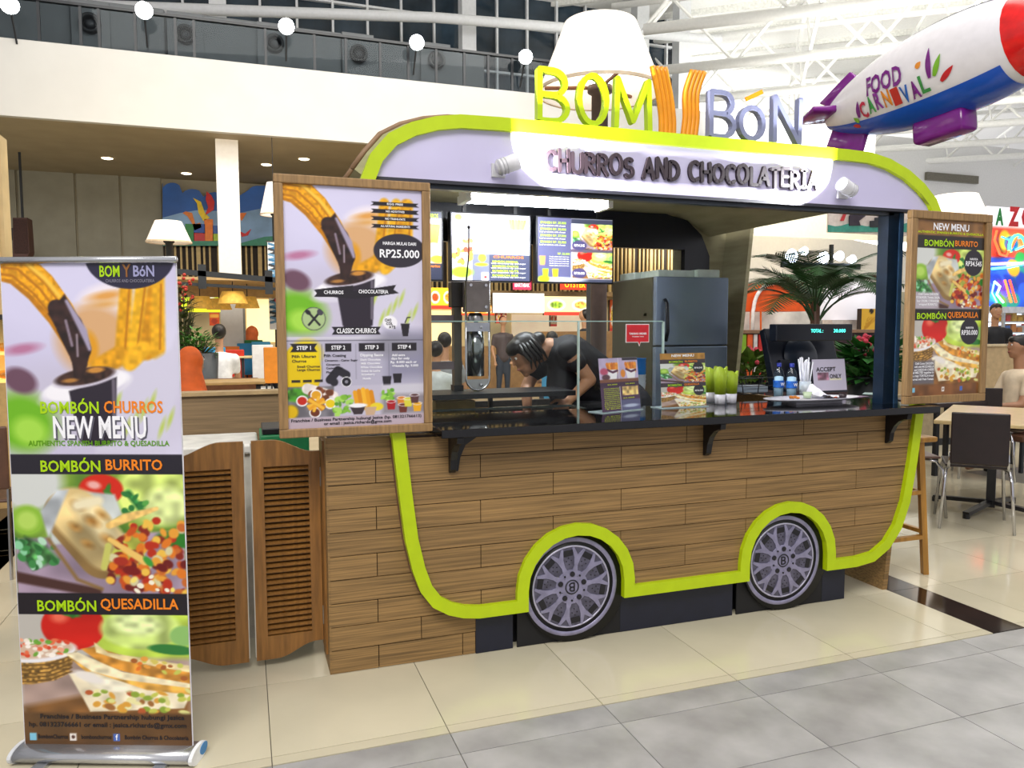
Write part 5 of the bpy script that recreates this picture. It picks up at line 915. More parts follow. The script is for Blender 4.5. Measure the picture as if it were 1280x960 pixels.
for pts, c in (([(228, 262), (234, 266), (240, 275), (243, 284), (252, 280), (250, 274), (244, 276), (240, 262), (232, 260)], 'E08030'), ([(241, 243), (246, 250), (248, 262), (254, 272), (262, 268), (256, 262), (251, 248)], 'F0D020'), ([(258, 235), (264, 240), (268, 248), (267, 258), (256, 265), (260, 255), (257, 245)], 'D02028'), ([(300, 262), (308, 262), (302, 272), (299, 268)], 'E87828'), ([(300, 285), (306, 288), (314, 282), (310, 290), (302, 292)], 'D02028')): pxp('flame', pts, 17.81, .02, M(c, .5), mu)
for a, b, c, d, col in ((232, 276, 242, 297, '2A8A48'), (242, 276, 256, 287, '2050A8'), (242, 287, 256, 297, 'C82830'), (256, 270, 266, 298, 'F08020'), (266, 278, 273, 288, '3060B0'), (266, 288, 273, 298, 'A8C830')): pxb('house', a, b, c, d, 17.81, .02, M(col, .5), mu)
pxp('hill', [(203, 303), (203, 296), (225, 298), (245, 297), (275, 297), (300, 300), (330, 292), (358, 290), (358, 303)], 17.80, .01, M('2F8A70', .5), mu)
mu.location.z -= .07
# shopfronts under the slat band
sh = thing('shop_row', 'cream lit shopfront counter row across the far side of the hall', 'shop', (5.5, 16.5, 0)); B('shop_wall', -5.5, 13.5, 16.9, 17.0, 0, 2.2, CREAM, sh); B('shop_counter', -1.2, 8.8, 15.6, 16.0, 0, 1.02, M('9A7448', .5, 0, .1), sh); B('shop_header', -1.5, 13.4, 16.2, 16.9, 2.14, 2.24, M('8E744C', .6), sh)
mlt = WARM
for px0, py0, px1, py1 in ((309, 374, 345, 428),): pxb('glow_sheet', px0, py0, px1, py1, 16.85, .04, mlt, sh)  # glowing sheet stands in for warm light on the shop wall
cn = thing('shop_canopy', 'wood coloured canopy band in front of the left food shops', 'canopy', (-.3, 14, 0)); pxb('canopy_board', 216, 352, 352, 371, 13.4, .12, M('C0A070', .5, 0, .08), cn); B('canopy_roof', -.95, 2.4, 11.9, 13.4, 2.12, 2.16, M('B09468', .6, 0, .05), cn); q = W(216, 352, 13.4)
for x in (q.x+.05, 2.2): B('canopy_post', x-.05, x+.05, 13.5, 13.6, 0, q.z-.05, BROWN, cn)
def sign(name, label, a, b, c, d, Y, f, em=LITSIGN, cell=.02, cat='sign', texts=(), legs=False, th=.08):
    p0, p1 = W(a, d, Y), W(c, b, Y); t = thing(name, label, cat, ((p0.x+p1.x)/2, Y+th/2, p0.z)); B('sign_box', p0.x, p1.x, Y, Y+th, p0.z, p1.z, M('3A2E28', .5), t); P = Panel((p0.x, Y-.006, p0.z), (1, 0, 0), (0, 0, 1), p1.x-p0.x, p1.z-p0.z)
    pr = painted('sign_face', P, t, f, cell, em)
    for st, u, v, h, m_, w in texts: txt(st, P, u, v, h, m_, pr, w, lift=.006)
    if legs: B('sign_stem', (p0.x+p1.x)/2-.02, (p0.x+p1.x)/2+.02, Y+.02, Y+.04, p1.z, 4.6 if legs is True else legs, DGR, t)
    return t
def fgreen(a, A): a.mix(np.ones(len(a.X)), 'B8D010'); a.rect(-.1, .65*A, 1.1, 1.1*A, 'E0E020', .02); a.ell(.72, .35*A, .2, .12, 'F0F4E0', 0, .02); a.ell(.72, .38*A, .13, .07, '7AB028', 0, .03, .5, 20)
def ffood(cols):
    def f(a, A):
        a.mix(np.ones(len(a.X)), cols[0]); n = max(2, int(1/A))
        for i in range(n): x = (i+.5)/n; a.ell(x, A*.45, .36/n, A*.3, 'F4EEDC', 0, .02); a.ell(x, A*.45, .26/n, A*.2, cols[1+i % (len(cols)-1)], 0, .03, .5, 30)
        a.rect(-.1, .82*A, 1.1, 1.1*A, 'D83828', .02)
    return f
flat = lambda c: (lambda a, A: a.mix(np.ones(len(a.X)), c))
sign('shop_sign', 'lime green lit shop sign with a plate of salad, behind the pendant lamps', 216, 370, 276, 390, 16.1, fgreen); sign('shop_poster', 'small orange poster hanging under the lime shop sign', 262, 391, 274, 407, 16.0, lambda a, A: (a.mix(np.ones(len(a.X)), 'D85018'), a.rect(.1, .1*A, .9, .35*A, 'F0B040', .03), a.ell(.5, .65*A, .3, .3, 'A83010', 0, .05)), BOARD, cat='poster')
sign('shop_sign', 'blank white lit menu board behind the churro machine', 616, 367, 680, 391, 15.5, flat('FFFFF4')); sign('shop_sign', 'long photo menu board with dishes on a red strip, seen through the hatch', 680, 371, 741, 394, 15.5, ffood(['E8D8A0', '8AB030', 'D8A040', 'C8782A', 'B8B848']))
sign('shop_sign', 'small pink lit sign under the middle menu screen', 641, 351, 664, 362, 15.9, flat('E03858'), texts=[('MARTABAK', .5, .5, .4, EW, .8)]); sign('shop_sign', 'red lit sign with yellow letters under the right menu screen', 700, 350, 737, 362, 15.9, flat('E83818'), texts=[('OYSTER', .5, .5, .5, M('F8D820', .4, 0, 0, 5, 1), .7)])
sign('shop_sign', 'yellow photo menu board left of the churro machine', 536, 360, 568, 386, 15.5, ffood(['F0C828', 'C84818', 'D88A28'])); sign('shop_sign', 'orange lit strip sign beside the churro machine', 574, 382, 618, 394, 15.7, ffood(['F0A030', 'D86018', 'E8C838'])); sign('shop_poster', 'small red food poster right of the churro machine', 620, 390, 633, 404, 15.6, ffood(['D84828', 'E8A040']), BOARD, cat='poster')
sign('shop_poster', 'tall orange menu poster beside the dark post behind the hatch', 762, 375, 775, 418, 16.8, ffood(['E86828', 'F0C040', 'D83820']), BOARD, cat='poster'); sign('shop_poster', 'narrow red and cream poster on the far shop wall', 688, 390, 696, 408, 16.0, ffood(['D8C0A0', 'B83020']), BOARD, cat='poster')
pxb('glow', 540, 388, 575, 432, 16.8, .04, WARM, sh).name = 'glow_sheet'; pxb('glow_sheet', 640, 393, 730, 420, 16.84, .04, M('F0D8B8', .5, 0, .03, 3, .35), sh)  # emissive sheets put the brightness of the lit shop wall into colour
po = pxb('post', 738, 300, 752, 440, 9.5, .14, M('3A4048', .5), None); q = po; tag(q, 'dark grey post standing behind the kiosk, left of the fridge', 'post'); po.data.transform(Matrix.Identity(4)); 
for v in po.data.vertices:
    if v.co.z < 1.4: v.co.z = 0
cw = pxb('low_counter', 690, 414, 800, 438, 10.5, .5, M('A27A4C', .5, 0, .1), None); tag(cw, 'long brown wooden counter seen behind the woman through the hatch', 'counter')
for v in cw.data.vertices:
    if v.co.z < 1.2: v.co.z = 0
# street lamps with white shades
def lampshade(name, px0, px1, pyb, tx0, tx1, pyt, Y, label, post, em, pole=.05):
    a, b = W(px0, pyb, Y), W(px1, pyb, Y); c, d = W(tx0, pyt, Y), W(tx1, pyt, Y); cx = (a.x+b.x)/2; r0 = (b.x-a.x)/2; r1 = (d.x-c.x)/2; z0 = a.z; z1 = c.z
    t = thing(name, label, 'lamp', (cx, Y, 0)); ms = M('FFF4E6', .6, 0, 0, 5, em)
    o = MB().lathe([(r0, 0), (r1, z1-z0), (r1*.97, z1-z0), (r0*.97, 0), (r0, 0)], (cx, Y, z0), 40).build('lamp_shade', ms, t, True); MB().lathe([(0, 0), (r1*.97, 0)], (cx, Y, z1-.01), 30).build('shade_top', ms, t); MB().lathe([(r0*.985, -.01), (r0*1.01, -.01), (r0*1.01, .015), (r0*.985, .015)], (cx, Y, z0), 40).build('shade_ring', M('D8C4A8', .5), t)
    MB().lathe([(pole*1.6, 0), (pole*1.6, .08), (pole, .12), (pole, z0-.02), (pole*1.5, z0), (pole*1.5, z0+.05), (0, z0+.06)], (cx, Y, 0), 18).build('lamp_post', post, t, True)
    for k in range(3): an = 2*PI*k/3+.5; MB().tube([(cx, Y, z0+.04), (cx+r0*.9*math.cos(an), Y+r0*.9*math.sin(an), z0+.12*(z1-z0))], .012*pole/.05, 6).build('shade_arm', M('8A5A40', .5), t)
    MB().ell((cx, Y, z0+.3*(z1-z0)), r1*.4, 14, 10).build('bulb', M('FFFFFF', .3, 0, 0, 5, 6), t, True)
    return t
lampshade('street_lamp', 678, 818, 108, 706, 788, 24, 6.0, 'giant glowing white lampshade on a dark post behind the kiosk roof letters', M('5A4A44', .5), .42, .07)
lampshade('street_lamp', 182, 240, 302, 194, 228, 276, 12.0, 'small white shaded lamp above the roll-up banner', DGR, .08, .05); lampshade('street_lamp', 1166, 1221, 272, 1176, 1213, 243, 10.0, 'glowing white shaded lamp behind the right framed poster', DGR, 1.0, .06)
o = lampshade('street_lamp', 325, 362, 268, 334, 353, 228, 14.5, 'glowing lampshade half hidden behind the left framed poster top', DGR, .7, .05)
# dark rail truss
tr_ = thing('metal_rail', 'dark steel lighting rail crossing in front of the shop canopy', 'rail', (-.2, 11, 0)); a, b = W(206, 338, 11), W(356, 351, 11)
MB().beam(a, b, .06, .07).build('rail_bar', DGR, tr_); MB().beam(a+Vector((0, 0, -.16)), b+Vector((0, 0, -.12)), .04).build('rail_bar', DGR, tr_)
for f in (.05, .3, .86): p = a.lerp(b, f); B('rail_post' if f < .1 else 'rail_bracket', p.x-.05, p.x+.05, 10.97, 11.03, 0 if f < .1 else p.z-.2, p.z+.12, DGR, tr_)
# pendants
for k, (px, py, Y, wd) in enumerate(((250, 378, 12.5, 15), (274, 380, 13.1, 14), (291, 372, 12.2, 17), (309, 378, 12.8, 14))):
    p = W(px, py, Y); r = wd/955*Y*1.0; t = thing('pendant_lamp', 'tan pleated pendant shade under the canopy, '+('leftmost of four', 'second from the left', 'third from the left, largest', 'rightmost of four')[k], 'lamp', (p.x, Y, p.z), 'tan pendant shades'); 
    MB().lathe([(r, -.09), (r*.7, .09), (r*.68, .09), (r*.98, -.09)], p, 16).build('shade', M('D8A848', .6, 0, .1, 20, .25), t, True); MB().tube([p+Vector((0, 0, .08)), (p.x, Y, 2.12)], .008, 5).build('cord', DGR, t)
pg = struct(pxb('wall_pillar_shaded', 277, 376, 306, 437, 14.36, .3, M('8E8C86', .6, 0, .05), None))  # lower part of the pillar, greyed in colour for the shade there
# hanging zig-zag banner
hb = thing('hanging_banner', 'narrow blue and white zigzag banner hanging beside the left framed poster', 'banner', W(344, 300, 13.62)); 
def fz(a, A): a.mix(np.ones(len(a.X)), 'E8ECF0'); [a.stroke([(.1, (.02+.06*i)*A), (.8, (.05+.06*i)*A), (.1, (.08+.06*i)*A)], .09, ['2A6A98', '1A2430', '5A8AB0'][i % 3], .03) for i in range(15)]; a.ell(.7, .66*A, .3, .2, 'D02838', 0, .05)
p0, p1 = W(337, 412, 13.62), W(352, 303, 13.62); PH = Panel((p0.x, 13.62, p0.z), (1, 0, 0), (0, 0, 1), p1.x-p0.x, p1.z-p0.z); painted('banner_cloth', PH, hb, fz, .012, BOARD); B('hanger_rod', p0.x-.02, p1.x+.02, 13.61, 13.63, p1.z, p1.z+.02, DGR, hb)
MB().tube([((p0.x+p1.x)/2, 13.62, p1.z), ((p0.x+p1.x)/2, 13.62, 4.6)], .006, 5).build('hanger_cord', DGR, hb)
# leaves
def leafy(name, label, c, r, hgt, n, col, ls, pot=None, cat='plant', potr=.25, poth=.6, flowers=None):
    g = random.Random(int(c[0]*100)); t = thing(name, label, cat, (c[0], c[1], 0)); z = poth
    if pot: MB().lathe([(0, 0), (potr*.75, 0), (potr, poth), (potr*.9, poth), (potr*.88, poth-.05), (0, poth-.05)], (c[0], c[1], 0), 20).build('pot', pot, t, True)
    mb = MB(); ms = MB()
    for i in range(n):
        a = g.uniform(0, 6.28); rr = r*math.sqrt(g.random()); h = z-.04+hgt*g.random()**.8*(1-.35*rr/r); p = Vector((c[0]+rr*math.cos(a), c[1]+rr*math.sin(a), h)); d = Vector((math.cos(a), math.sin(a), g.uniform(-.3, .9))).normalized(); s = d.cross(Vector((0, 0, 1))).normalized(); u = s.cross(d); L = ls*g.uniform(.6, 1.2)
        mb.quad(p, p+d*L*.5+s*L*.22+u*L*.05, p+d*L, p+d*L*.5-s*L*.22+u*L*.05)
        if i % 6 == 0: ms.tube([(c[0]+rr*.2*math.cos(a), c[1]+rr*.2*math.sin(a), z-.06), p], .006, 4)
    o = mb.build('foliage', M(col, .5, 0, .3, 9), t); o['kind'] = 'stuff'; o = ms.build('stems', M('4A4A28', .6), t); o['kind'] = 'stuff'
    if flowers:
        mf = MB()
        for i in range(30): a = g.uniform(0, 6.28); rr = r*math.sqrt(g.random()); mf.ell((c[0]+rr*math.cos(a), c[1]+rr*math.sin(a), z+hgt*g.uniform(.5, 1)), .022, 6, 4)
        o = mf.build('blossoms', M(flowers, .5, 0, .2, 30), t); o['kind'] = 'stuff'
    return t
p = W(246, 450, 9.6); leafy('potted_bush', 'green leafy bush in a dark grey planter beside the banner', (p.x, 9.6), .22, .34, 420, '3C7A1E', .08, M('3A4046', .5), 'plant', .24, 1.14)
p = W(228, 380, 10.4); leafy('tall_plant', 'taller dark plant with reddish leaves behind the banner edge', (p.x, 10.4), .14, .9, 260, '3E4A20', .10, M('3A4046', .5), 'plant', .16, 1.2, 'B83020')
# furniture in the left distance
hw = thing('half_wall', 'wood panelled half wall behind the saloon doors', 'partition', (-.1, 4.65, 0)); B('wall_board', -.9, .29, 4.6, 4.7, 0, 1.05, M('8C7454', .6, 0, .15, 3, 0, (1, 20, 40)), hw); B('wall_cap', -.9, .29, 4.58, 4.72, 1.05, 1.07, M('B89C70', .5), hw)
bt = B('bench_top', -.62, .05, 3.62, 4.05, .86, .905, M('E4E2DA', .4), None, .01); bt = tag(bt, 'white topped cabinet behind the left saloon door', 'cabinet'); bt.name = 'low_cabinet'
B('cabinet_body', -.6, .03, 3.64, 4.03, 0, .86, M('C8C4B8', .5)).parent = bt
gb = B('storage_box', .06, .28, 3.7, 4.0, .0, .93, M('1E7A48', .5), None, .006); tag(gb, 'green storage box behind the right saloon door', 'box'); bb = B('black_tray', .07, .27, 3.72, 3.98, .9305, .96, BLACK, None, .004); tag(bb, 'black tray lying on the green storage box', 'tray')
def sofa(px, py, Y, w, label, d=.5, seat=.36, h=.9, rz=0):
    p = W(px, py, Y); t = thing('sofa', label, 'sofa', (p.x, Y, 0), 'brown sofas'); m_ = M('6E4222', .45, 0, .12); B('seat', p.x-w/2, p.x+w/2, Y-.0, Y+d, .12, seat, m_, t, .03); B('backrest', p.x-w/2, p.x+w/2, Y-.12, Y, .1, h, m_, t, .03)
    for s in (-1, 1): B('armrest', p.x+s*w/2-.05, p.x+s*w/2+.05, Y, Y+d, .1, seat+.15, m_, t, .02); B('leg', p.x+s*(w/2-.08)-.02, p.x+s*(w/2-.08)+.02, Y+.1, Y+.14, 0, .12, BLACK, t)
for a in ((240, 490, 6.2, .7, 'brown leather sofa under the seated woman in the orange scarf'), (278, 470, 8.6, .75, 'brown leather sofa behind the low tan table'), (345, 480, 6.9, .35, 'narrow brown armchair beside the left framed poster')): sofa(*a)
def table(x, y, w, d, h, col, label, base='four', grp=None):
    t = thing('dining_table', label, 'table', (x, y, 0), grp); B('tabletop', x-w/2, x+w/2, y-d/2, y+d/2, h-.03, h, M(col, .35, 0, .06), t, .006)
    if base == 'four':
        for sx in (-1, 1):
            for sy in (-1, 1): B('leg', x+sx*(w/2-.06)-.02, x+sx*(w/2-.06)+.02, y+sy*(d/2-.06)-.02, y+sy*(d/2-.06)+.02, 0, h-.03, DGR, t)
    return t
p = W(287, 465, 7.6); table(p.x, 7.6, .62, .4, .94, 'C8A468', 'low tan table between the brown sofas'); p = W(293, 443, 12.8); table(p.x, 12.8, .9, .35, .98, 'DCC898', 'long pale table with coloured chairs around it')
p = W(328, 440, 12.45); table(p.x, 12.45, .7, .3, 1.0, 'DCC898', 'pale table behind the white chair')
def chair(px, py, Y, col, label, w=.30, zs=.5, grp='coloured chairs in the left background', face=1):
    p = W(px, py, Y); t = thing('dining_chair', label, 'chair', (p.x, Y, 0), grp); m_ = M(col, .4, 0, .04); B('seat', p.x-w/2, p.x+w/2, Y, Y+.36*face, zs, zs+.03, m_, t, .008) if face > 0 else B('seat', p.x-w/2, p.x+w/2, Y-.36, Y, zs, zs+.03, m_, t, .008); B('backrest', p.x-w/2, p.x+w/2, Y-.03, Y, zs+.14, p.z, m_, t, .01)
    for sx in (-1, 1):
        for yy in (Y-.01, Y+.33*face): B('leg', p.x+sx*(w/2-.03)-.012, p.x+sx*(w/2-.03)+.012, yy-.012, yy+.012, 0, zs+.15 if yy < Y else zs, DGR, t)
for a in ((292, 437, 12.4, 'C8301C', 'red dining chair at the long pale table'), (287, 433, 13.2, 'E07820', 'orange dining chair behind the red one'), (308, 429, 13.6, '2A90C8', 'bright blue dining chair at the far table'), (317, 425, 13.9, '2A7A38', 'green dining chair behind the blue one'), (328, 431, 12.0, 'D8DCE0', 'white dining chair at the far pale table'), (343, 434, 11.4, 'E08A28', 'orange dining chair right of the white one'), (326, 427, 13.4, '48A8D8', 'light blue dining chair behind the white one'), (268, 434, 11.9, '3898D0', 'blue dining chair by the woman in white')): chair(*a)
# seated and standing figures
def figure(label, x, y, yaw, pose, top, bottom, scarf=None, skin=SKL, hair=HR, vox=.02, H=1.62, arms=None, lift=0):
    f = Vector((math.sin(yaw), math.cos(yaw), 0)); s = Vector((f.y, -f.x, 0)); o = Vector((x, y, lift)); t = thing('person', label, 'person', (x, y, 0)); k = H/1.62
    P = lambda a, b, c: o+f*a*k+s*b*k+Vector((0, 0, c*k)); sit = pose == 'sit'; hz = .50 if sit else .86; sh_ = hz+.50; hd_ = sh_+.26
    hp = head(t, P(.03, 0, hd_), f, (0, 0, 1), .1*k, skin, hair, 'short', vox) if vox < .03 else [(P(.03, 0, hd_), (.08*k, .08*k, .1*k))]
    if vox >= .03: body('hair', [(P(-.01, 0, hd_+.02), (.088*k, .088*k, .1*k))], hair, t, vox*.7, 2)
    L = [(P(0, 0, sh_), P(.02, 0, hd_-.04), .05*k, .05*k), (P(0, 0, hz), P(0, 0, sh_-.08), .12*k, .11*k)]; tp = [(P(0, 0, hz+.02), P(0, 0, sh_-.1), .15*k, .14*k), (P(0, -.1, sh_-.07), P(0, .1, sh_-.07), .09*k, .09*k)]; bt_ = []
    for e in (-1, 1):
        S = P(0, e*.18, sh_-.06); E, Wr = (P(.12, e*.22, sh_-.32), P(.34, e*.12, sh_-.34)) if (sit or arms) else (P(-.02, e*.23, sh_-.34), P(.08, e*.2, sh_-.58))
        L += [(S, E, .045*k, .038*k), (E, Wr, .036*k, .024*k)]+hand(Wr, Wr-E, (0, 0, -1), 1*k, .4); tp.append((S, S.lerp(E, .6), .065*k, .055*k))
        if sit: K = P(.42, e*.11, .50); F = P(.42, e*.11, .08); HJ = P(0, e*.09, .50)
        else: K = P(.02, e*.09, .46); F = P(0, e*.1, .08); HJ = P(0, e*.08, .86)
        L += [(HJ, K, .08*k, .055*k), (K, F, .052*k, .035*k), (P(0, 0, 0)*0+F, F+f*.14*k+Vector((0, 0, -.045*k)), .035*k, .028*k)]; bt_ += [(HJ, K, .1*k, .07*k), (K, F+Vector((0, 0, .03)), .07*k, .055*k)]
    body('body', hp+L, skin, t, max(vox*.7, .008), 2); body('top', tp, top, t, vox, 4); body('trousers', bt_, bottom, t, vox, 4)
    if scarf: body('head_scarf', [(P(-.01, 0, hd_+.01), (.115*k, .115*k, .135*k)), (P(-.03, 0, hd_-.04), P(-.04, 0, sh_-.1), .11*k, .19*k), (P(-.04, -.14, sh_-.12), P(-.04, .14, sh_-.12), .12*k, .12*k), (P(-.05, 0, sh_-.15), P(-.05, 0, sh_-.35), .19*k, .2*k)], scarf, t, vox, 5)
    return t
ORS = M('D85E14', .7, 0, .12, 8); JN = M('28303E', .7)
p = W(238, 470, 6.5); figure('seated woman in a bright orange head scarf, her back to the camera, beside the banner', p.x, 6.62, .9, 'sit', ORS, JN, ORS, H=1.42, lift=.06, vox=.022)
p = W(276, 440, 11.6); figure('seated person with dark hair and a white top at the long pale table', p.x, 11.0, -.1, 'sit', M('E4E6EA', .6), JN, None, H=1.75, vox=.03)
p = W(316, 430, 15.2); figure('seated woman in a rust orange head scarf at the far end of the hall', p.x, 15.2, 1.2, 'sit', M('B84A18', .7), JN, M('C05A20', .7), H=1.7, vox=.03)
p = W(731, 420, 12.8); figure('man with short dark hair in a black shirt standing behind the wooden counter', p.x, 12.8, -1.0, 'stand', M('15171E', .7), JN, None, H=1.64, vox=.03)
p = W(652, 420, 13.5); figure('shop worker wearing a dark cap, far behind the bending woman', p.x, 14.6, 3.1, 'stand', M('4A3E40', .6), JN, None, H=1.55, vox=.03, hair=M('5A1A18', .6)); p = W(588, 430, 10.0); figure('dark haired diner in grey seen left of the churro machine', W(556, 430, 9).x, 9.0, .4, 'sit', M('8E9296', .7), JN, None, H=1.62, vox=.03)
figure('diner in a pale jacket seen just right of the left framed poster', W(545, 440, 8).x, 8.0, .7, 'sit', M('C8D0D0', .7), JN, None, H=1.52, vox=.03); figure('diner in a bright blue top beyond the bending woman', W(690, 425, 9.6).x, 9.6, .5, 'sit', M('3A88B8', .7), JN, None, H=1.62, vox=.03)
for px, Y, lb in ((556, 9.0, 'dark chair under the diner in grey'), (545, 8.0, 'dark chair under the diner in the pale jacket'), (690, 9.6, 'dark chair under the diner in the blue top'), (276, 11.0, 'dark stool under the person in white'), (316, 15.2, 'dark stool under the woman in the rust scarf')):
    x = W(px, 430, Y).x; t = thing('stool', lb, 'stool', (x, Y, 0), 'dark stools under far diners'); B('seat', x-.17, x+.17, Y-.17, Y+.17, .29, .33, BROWN, t, .01); [B('leg', x+a-.015, x+a+.015, Y+b-.015, Y+b+.015, 0, .29, DGR, t) for a in (-.14, .14) for b in (-.14, .14)]
# speaker, left pillar, bakery case
sp = thing('wall_speaker', 'dark brown wedge loudspeaker high on the left wall', 'speaker', W(26, 300, 16)); pxp('speaker_body', [(16, 272), (34, 272), (37, 315), (32, 325), (16, 324)], 16.0, .35, M('4A2C26', .6), sp); pxb('grille', 18, 274, 33, 316, 15.98, .02, M('3A221E', .8, 0, .2, 60), sp); pxb('bracket', 12, 285, 17, 300, 16.1, .1, DGR, sp); q = W(26, 300, 16); MB().tube([(q.x, 16.2, q.z), (q.x, 16.2, 4.6)], .025, 6).build('drop_rod', DGR, sp)
pl = thing('pillar', 'tan stepped pillar at the left edge of the photo', 'pillar', (-4.2, 9.0, 0)); a = W(6, 300, 9); B('pillar_shaft', a.x-.9, a.x, 9, 9.25, 0, W(5, 168, 9).z, M('D4BC8C', .5, 0, .06, 4), pl); B('pillar_step', a.x-.9, W(0, 300, 8.98).x, 8.9, 9.0, 0, W(2, 158, 8.9).z, M('D0B482', .5, 0, .06, 4), pl)
bk = thing('bakery_case', 'warm lit bakery display at the left edge behind the banner', 'display case', (W(0, 430, 7).x, 7.2, 0)); a = W(9, 430, 7); B('case_body', a.x-1.2, a.x, 7, 7.5, 0, 1.0, TAN, bk); B('case_glass', a.x-1.2, a.x, 6.99, 7.0, 1.0, 1.5, GLASS, bk); B('case_roof', a.x-1.2, a.x, 6.99, 7.5, 1.5, 1.54, M('2A2420', .5), bk); [B('case_shelf', a.x-1.2, a.x-.02, 7.05, 7.45, z, z+.02, M('F0C870', .5, 0, 0, 5, .8), bk) for z in (1.0, 1.22)]
[MB().ell((a.x-.08-.11*i, 7.2, z+.06), (.05, .07, .035), 10, 6).build('pastry', M('D88A28', .5, 0, .2), bk, True) for i in range(4) for z in (1.0, 1.22)]; B('case_back', a.x-1.2, a.x, 7.46, 7.5, 1.0, 1.5, CREAM, bk)
dch = thing('dining_chair', 'dark chair at the left photo edge, behind the banner', 'chair', (W(-2, 520, 5).x, 5, 0)); a = W(9, 530, 5); B('backrest', a.x-.42, a.x, 4.98, 5.0, .52, .88, BROWN, dch, .01); B('seat', a.x-.42, a.x, 5.0, 5.4, .44, .46, BROWN, dch, .01); [MB().tube([(a.x-.4*i-.01, 5+.38*j, .44+.08*(1-j)), (a.x-.4*i-.01, 4.97+.44*j, 0)], .011, 6).build('leg', CHROME, dch) for i in (0, 1) for j in (0, 1)]
# =================================================================== airship
N0 = WD(1296, 40, 5.9); T0 = WD(1040, 150, 7.7); ax = (N0-T0).normalized(); Lh = (N0-T0).length; ux = (Vector((0, 0, 1))-ax*ax.z).normalized(); sx_ = ax.cross(ux); RB = Matrix((sx_, ux, ax)).transposed()
bl = thing('airship', 'white and blue inflatable airship with purple fins reading FOOD CARNIVAL', 'airship', (T0+N0)/2)
def hr(s): return .405*(max(0, 1-abs((s-.66)/.72)**2.1))**.75 if s < .66 else .405*(max(.0, 1-((s-.66)/.52)**2.3))**.62
def hp_(s, th, off=0): r = hr(s)+off; return T0+ax*(s*Lh)+(ux*math.cos(th)+sx_*math.sin(th))*r
SV = [i/40*1.165 for i in range(41)]
def hull(nm, a0, a1, s0, s1, mat, off=0):
    mb = MB(); ss = [s for s in SV if s0 <= s <= s1]; n_ = 24; b0 = 0
    for s in ss:
        for j in range(n_+1): mb.v.append(hp_(s, a0+(a1-a0)*j/n_, off))
    for i in range(len(ss)-1):
        for j in range(n_): mb.f.append((i*(n_+1)+j, i*(n_+1)+j+1, (i+1)*(n_+1)+j+1, (i+1)*(n_+1)+j))
    return mb.build(nm, mat, bl, True)
view = (CAM-(T0+N0)/2); tv = math.atan2(view.dot(sx_), view.dot(ux))      # angle facing the viewer side
MBL = M('1E5CD0', .2, 0, .03); MPU = M('7A1A86', .15, 0, .05); sgn_ = 1 if tv > 0 else -1; up0 = 0
hull('hull', 0, 2*PI, 0, .97, M('F0EEF4', .25, 0, .02), 0); hull('nose_cap', 0, 2*PI, .955, 1.165, M('E01818', .2), .002)
hull('belly_stripe', PI-.82, PI+.82, .0, .955, MBL, .003); hull('crown_stripe', -.42, .42, .25, .955, MBL, .003)
def fin(th, s0, s1, ext, sw, nm='fin', th_=.035):
    a = hp_(s0, th, -.03); b = hp_(s1, th, -.03); d = (ux*math.cos(th)+sx_*math.sin(th)); c = b+d*ext-ax*sw*.6; e = a+d*ext*.9-ax*sw; nn = d.cross(ax).normalized()*th_; mb = MB()
    mb.v = [a-nn, b-nn, c-nn*.7, e-nn*.7, a+nn, b+nn, c+nn*.7, e+nn*.7]; mb.f = [(0, 1, 2, 3), (7, 6, 5, 4), (0, 4, 5, 1), (1, 5, 6, 2), (2, 6, 7, 3), (3, 7, 4, 0)]; return mb.build(nm, MPU, bl, True, .02)
fin(0+.15*sgn_, .02, .2, .12, .16); fin(PI-.1*sgn_, .02, .22, .2, .1); fin(PI/2*sgn_, -.02, .14, .24, .16); fin(-PI/2*sgn_, .0, .16, .24, .12)
d = ux*math.cos(PI)+sx_*math.sin(PI); c = hp_(.60, PI, .06); mb = MB(); mb.box(-.11, .11, -.11, .11, -.24, .24, RB, c); g_ = mb.build('gondola', MPU, bl, True, .04)
def wrap(st, s0, s1, t0, hh, mat, slope=0):
    V, F = text_geo(st, .03); lo, hi = V.min(0), V.max(0); mb = MB()
    for a, b in V:
        u = (a-lo[0])/(hi[0]-lo[0]); v = (b-lo[1])/(hi[1]-lo[1]); s = s0+(s1-s0)*u; r = hr(s); mb.v.append(hp_(s, tv-sgn_*((t0+slope*u+hh*v)/max(r, .15)), .009))
    mb.f = list(F); return mb.build('lettering', mat, bl)
wrap('FOOD', .36, .56, .065, .17, MPU, -.02)
x = .30
for ch, col in zip('CARNIVAL', ('C81E4A', '3A9A4A', '8A2A9A', 'E08A20', 'C8281E', '2A68C0', '7A1A86', '3A9A4A')): wrap(ch, x, x+.04, -.10+.02*math.sin(x*20), .15, M(col, .4), 0); x += .047
for s_, t_, col, ln, an in ((.68, .0, '7A1A86', .24, .1), (.70, .0, '7AB828', .17, .5), (.72, -.06, 'D0202A', .15, 1.0), (.63, .12, 'E89020', .06, .9), (.275, -.08, '7A1A86', .15, .3), (.26, -.12, '7AB828', .07, -.6), (.25, -.16, 'D0202A', .09, -1.3)):
    mb = MB()
    for i in range(9):
        k = i/8; w = .022*math.sin(PI*min(1, .15+k*.85))+.002; aa = s_+ln*k*math.sin(an)/Lh; bb = t_+ln*k*math.cos(an)
        for e in (-1, 1): sq = aa+e*w*math.cos(an)/Lh; r = hr(sq); mb.v.append(hp_(sq, tv-sgn_*((bb-e*w*math.sin(an))/max(r, .15)), .006))
    mb.f = [(2*i, 2*i+1, 2*i+3, 2*i+2) for i in range(8)]; mb.build('splash_mark', M(col, .4), bl)
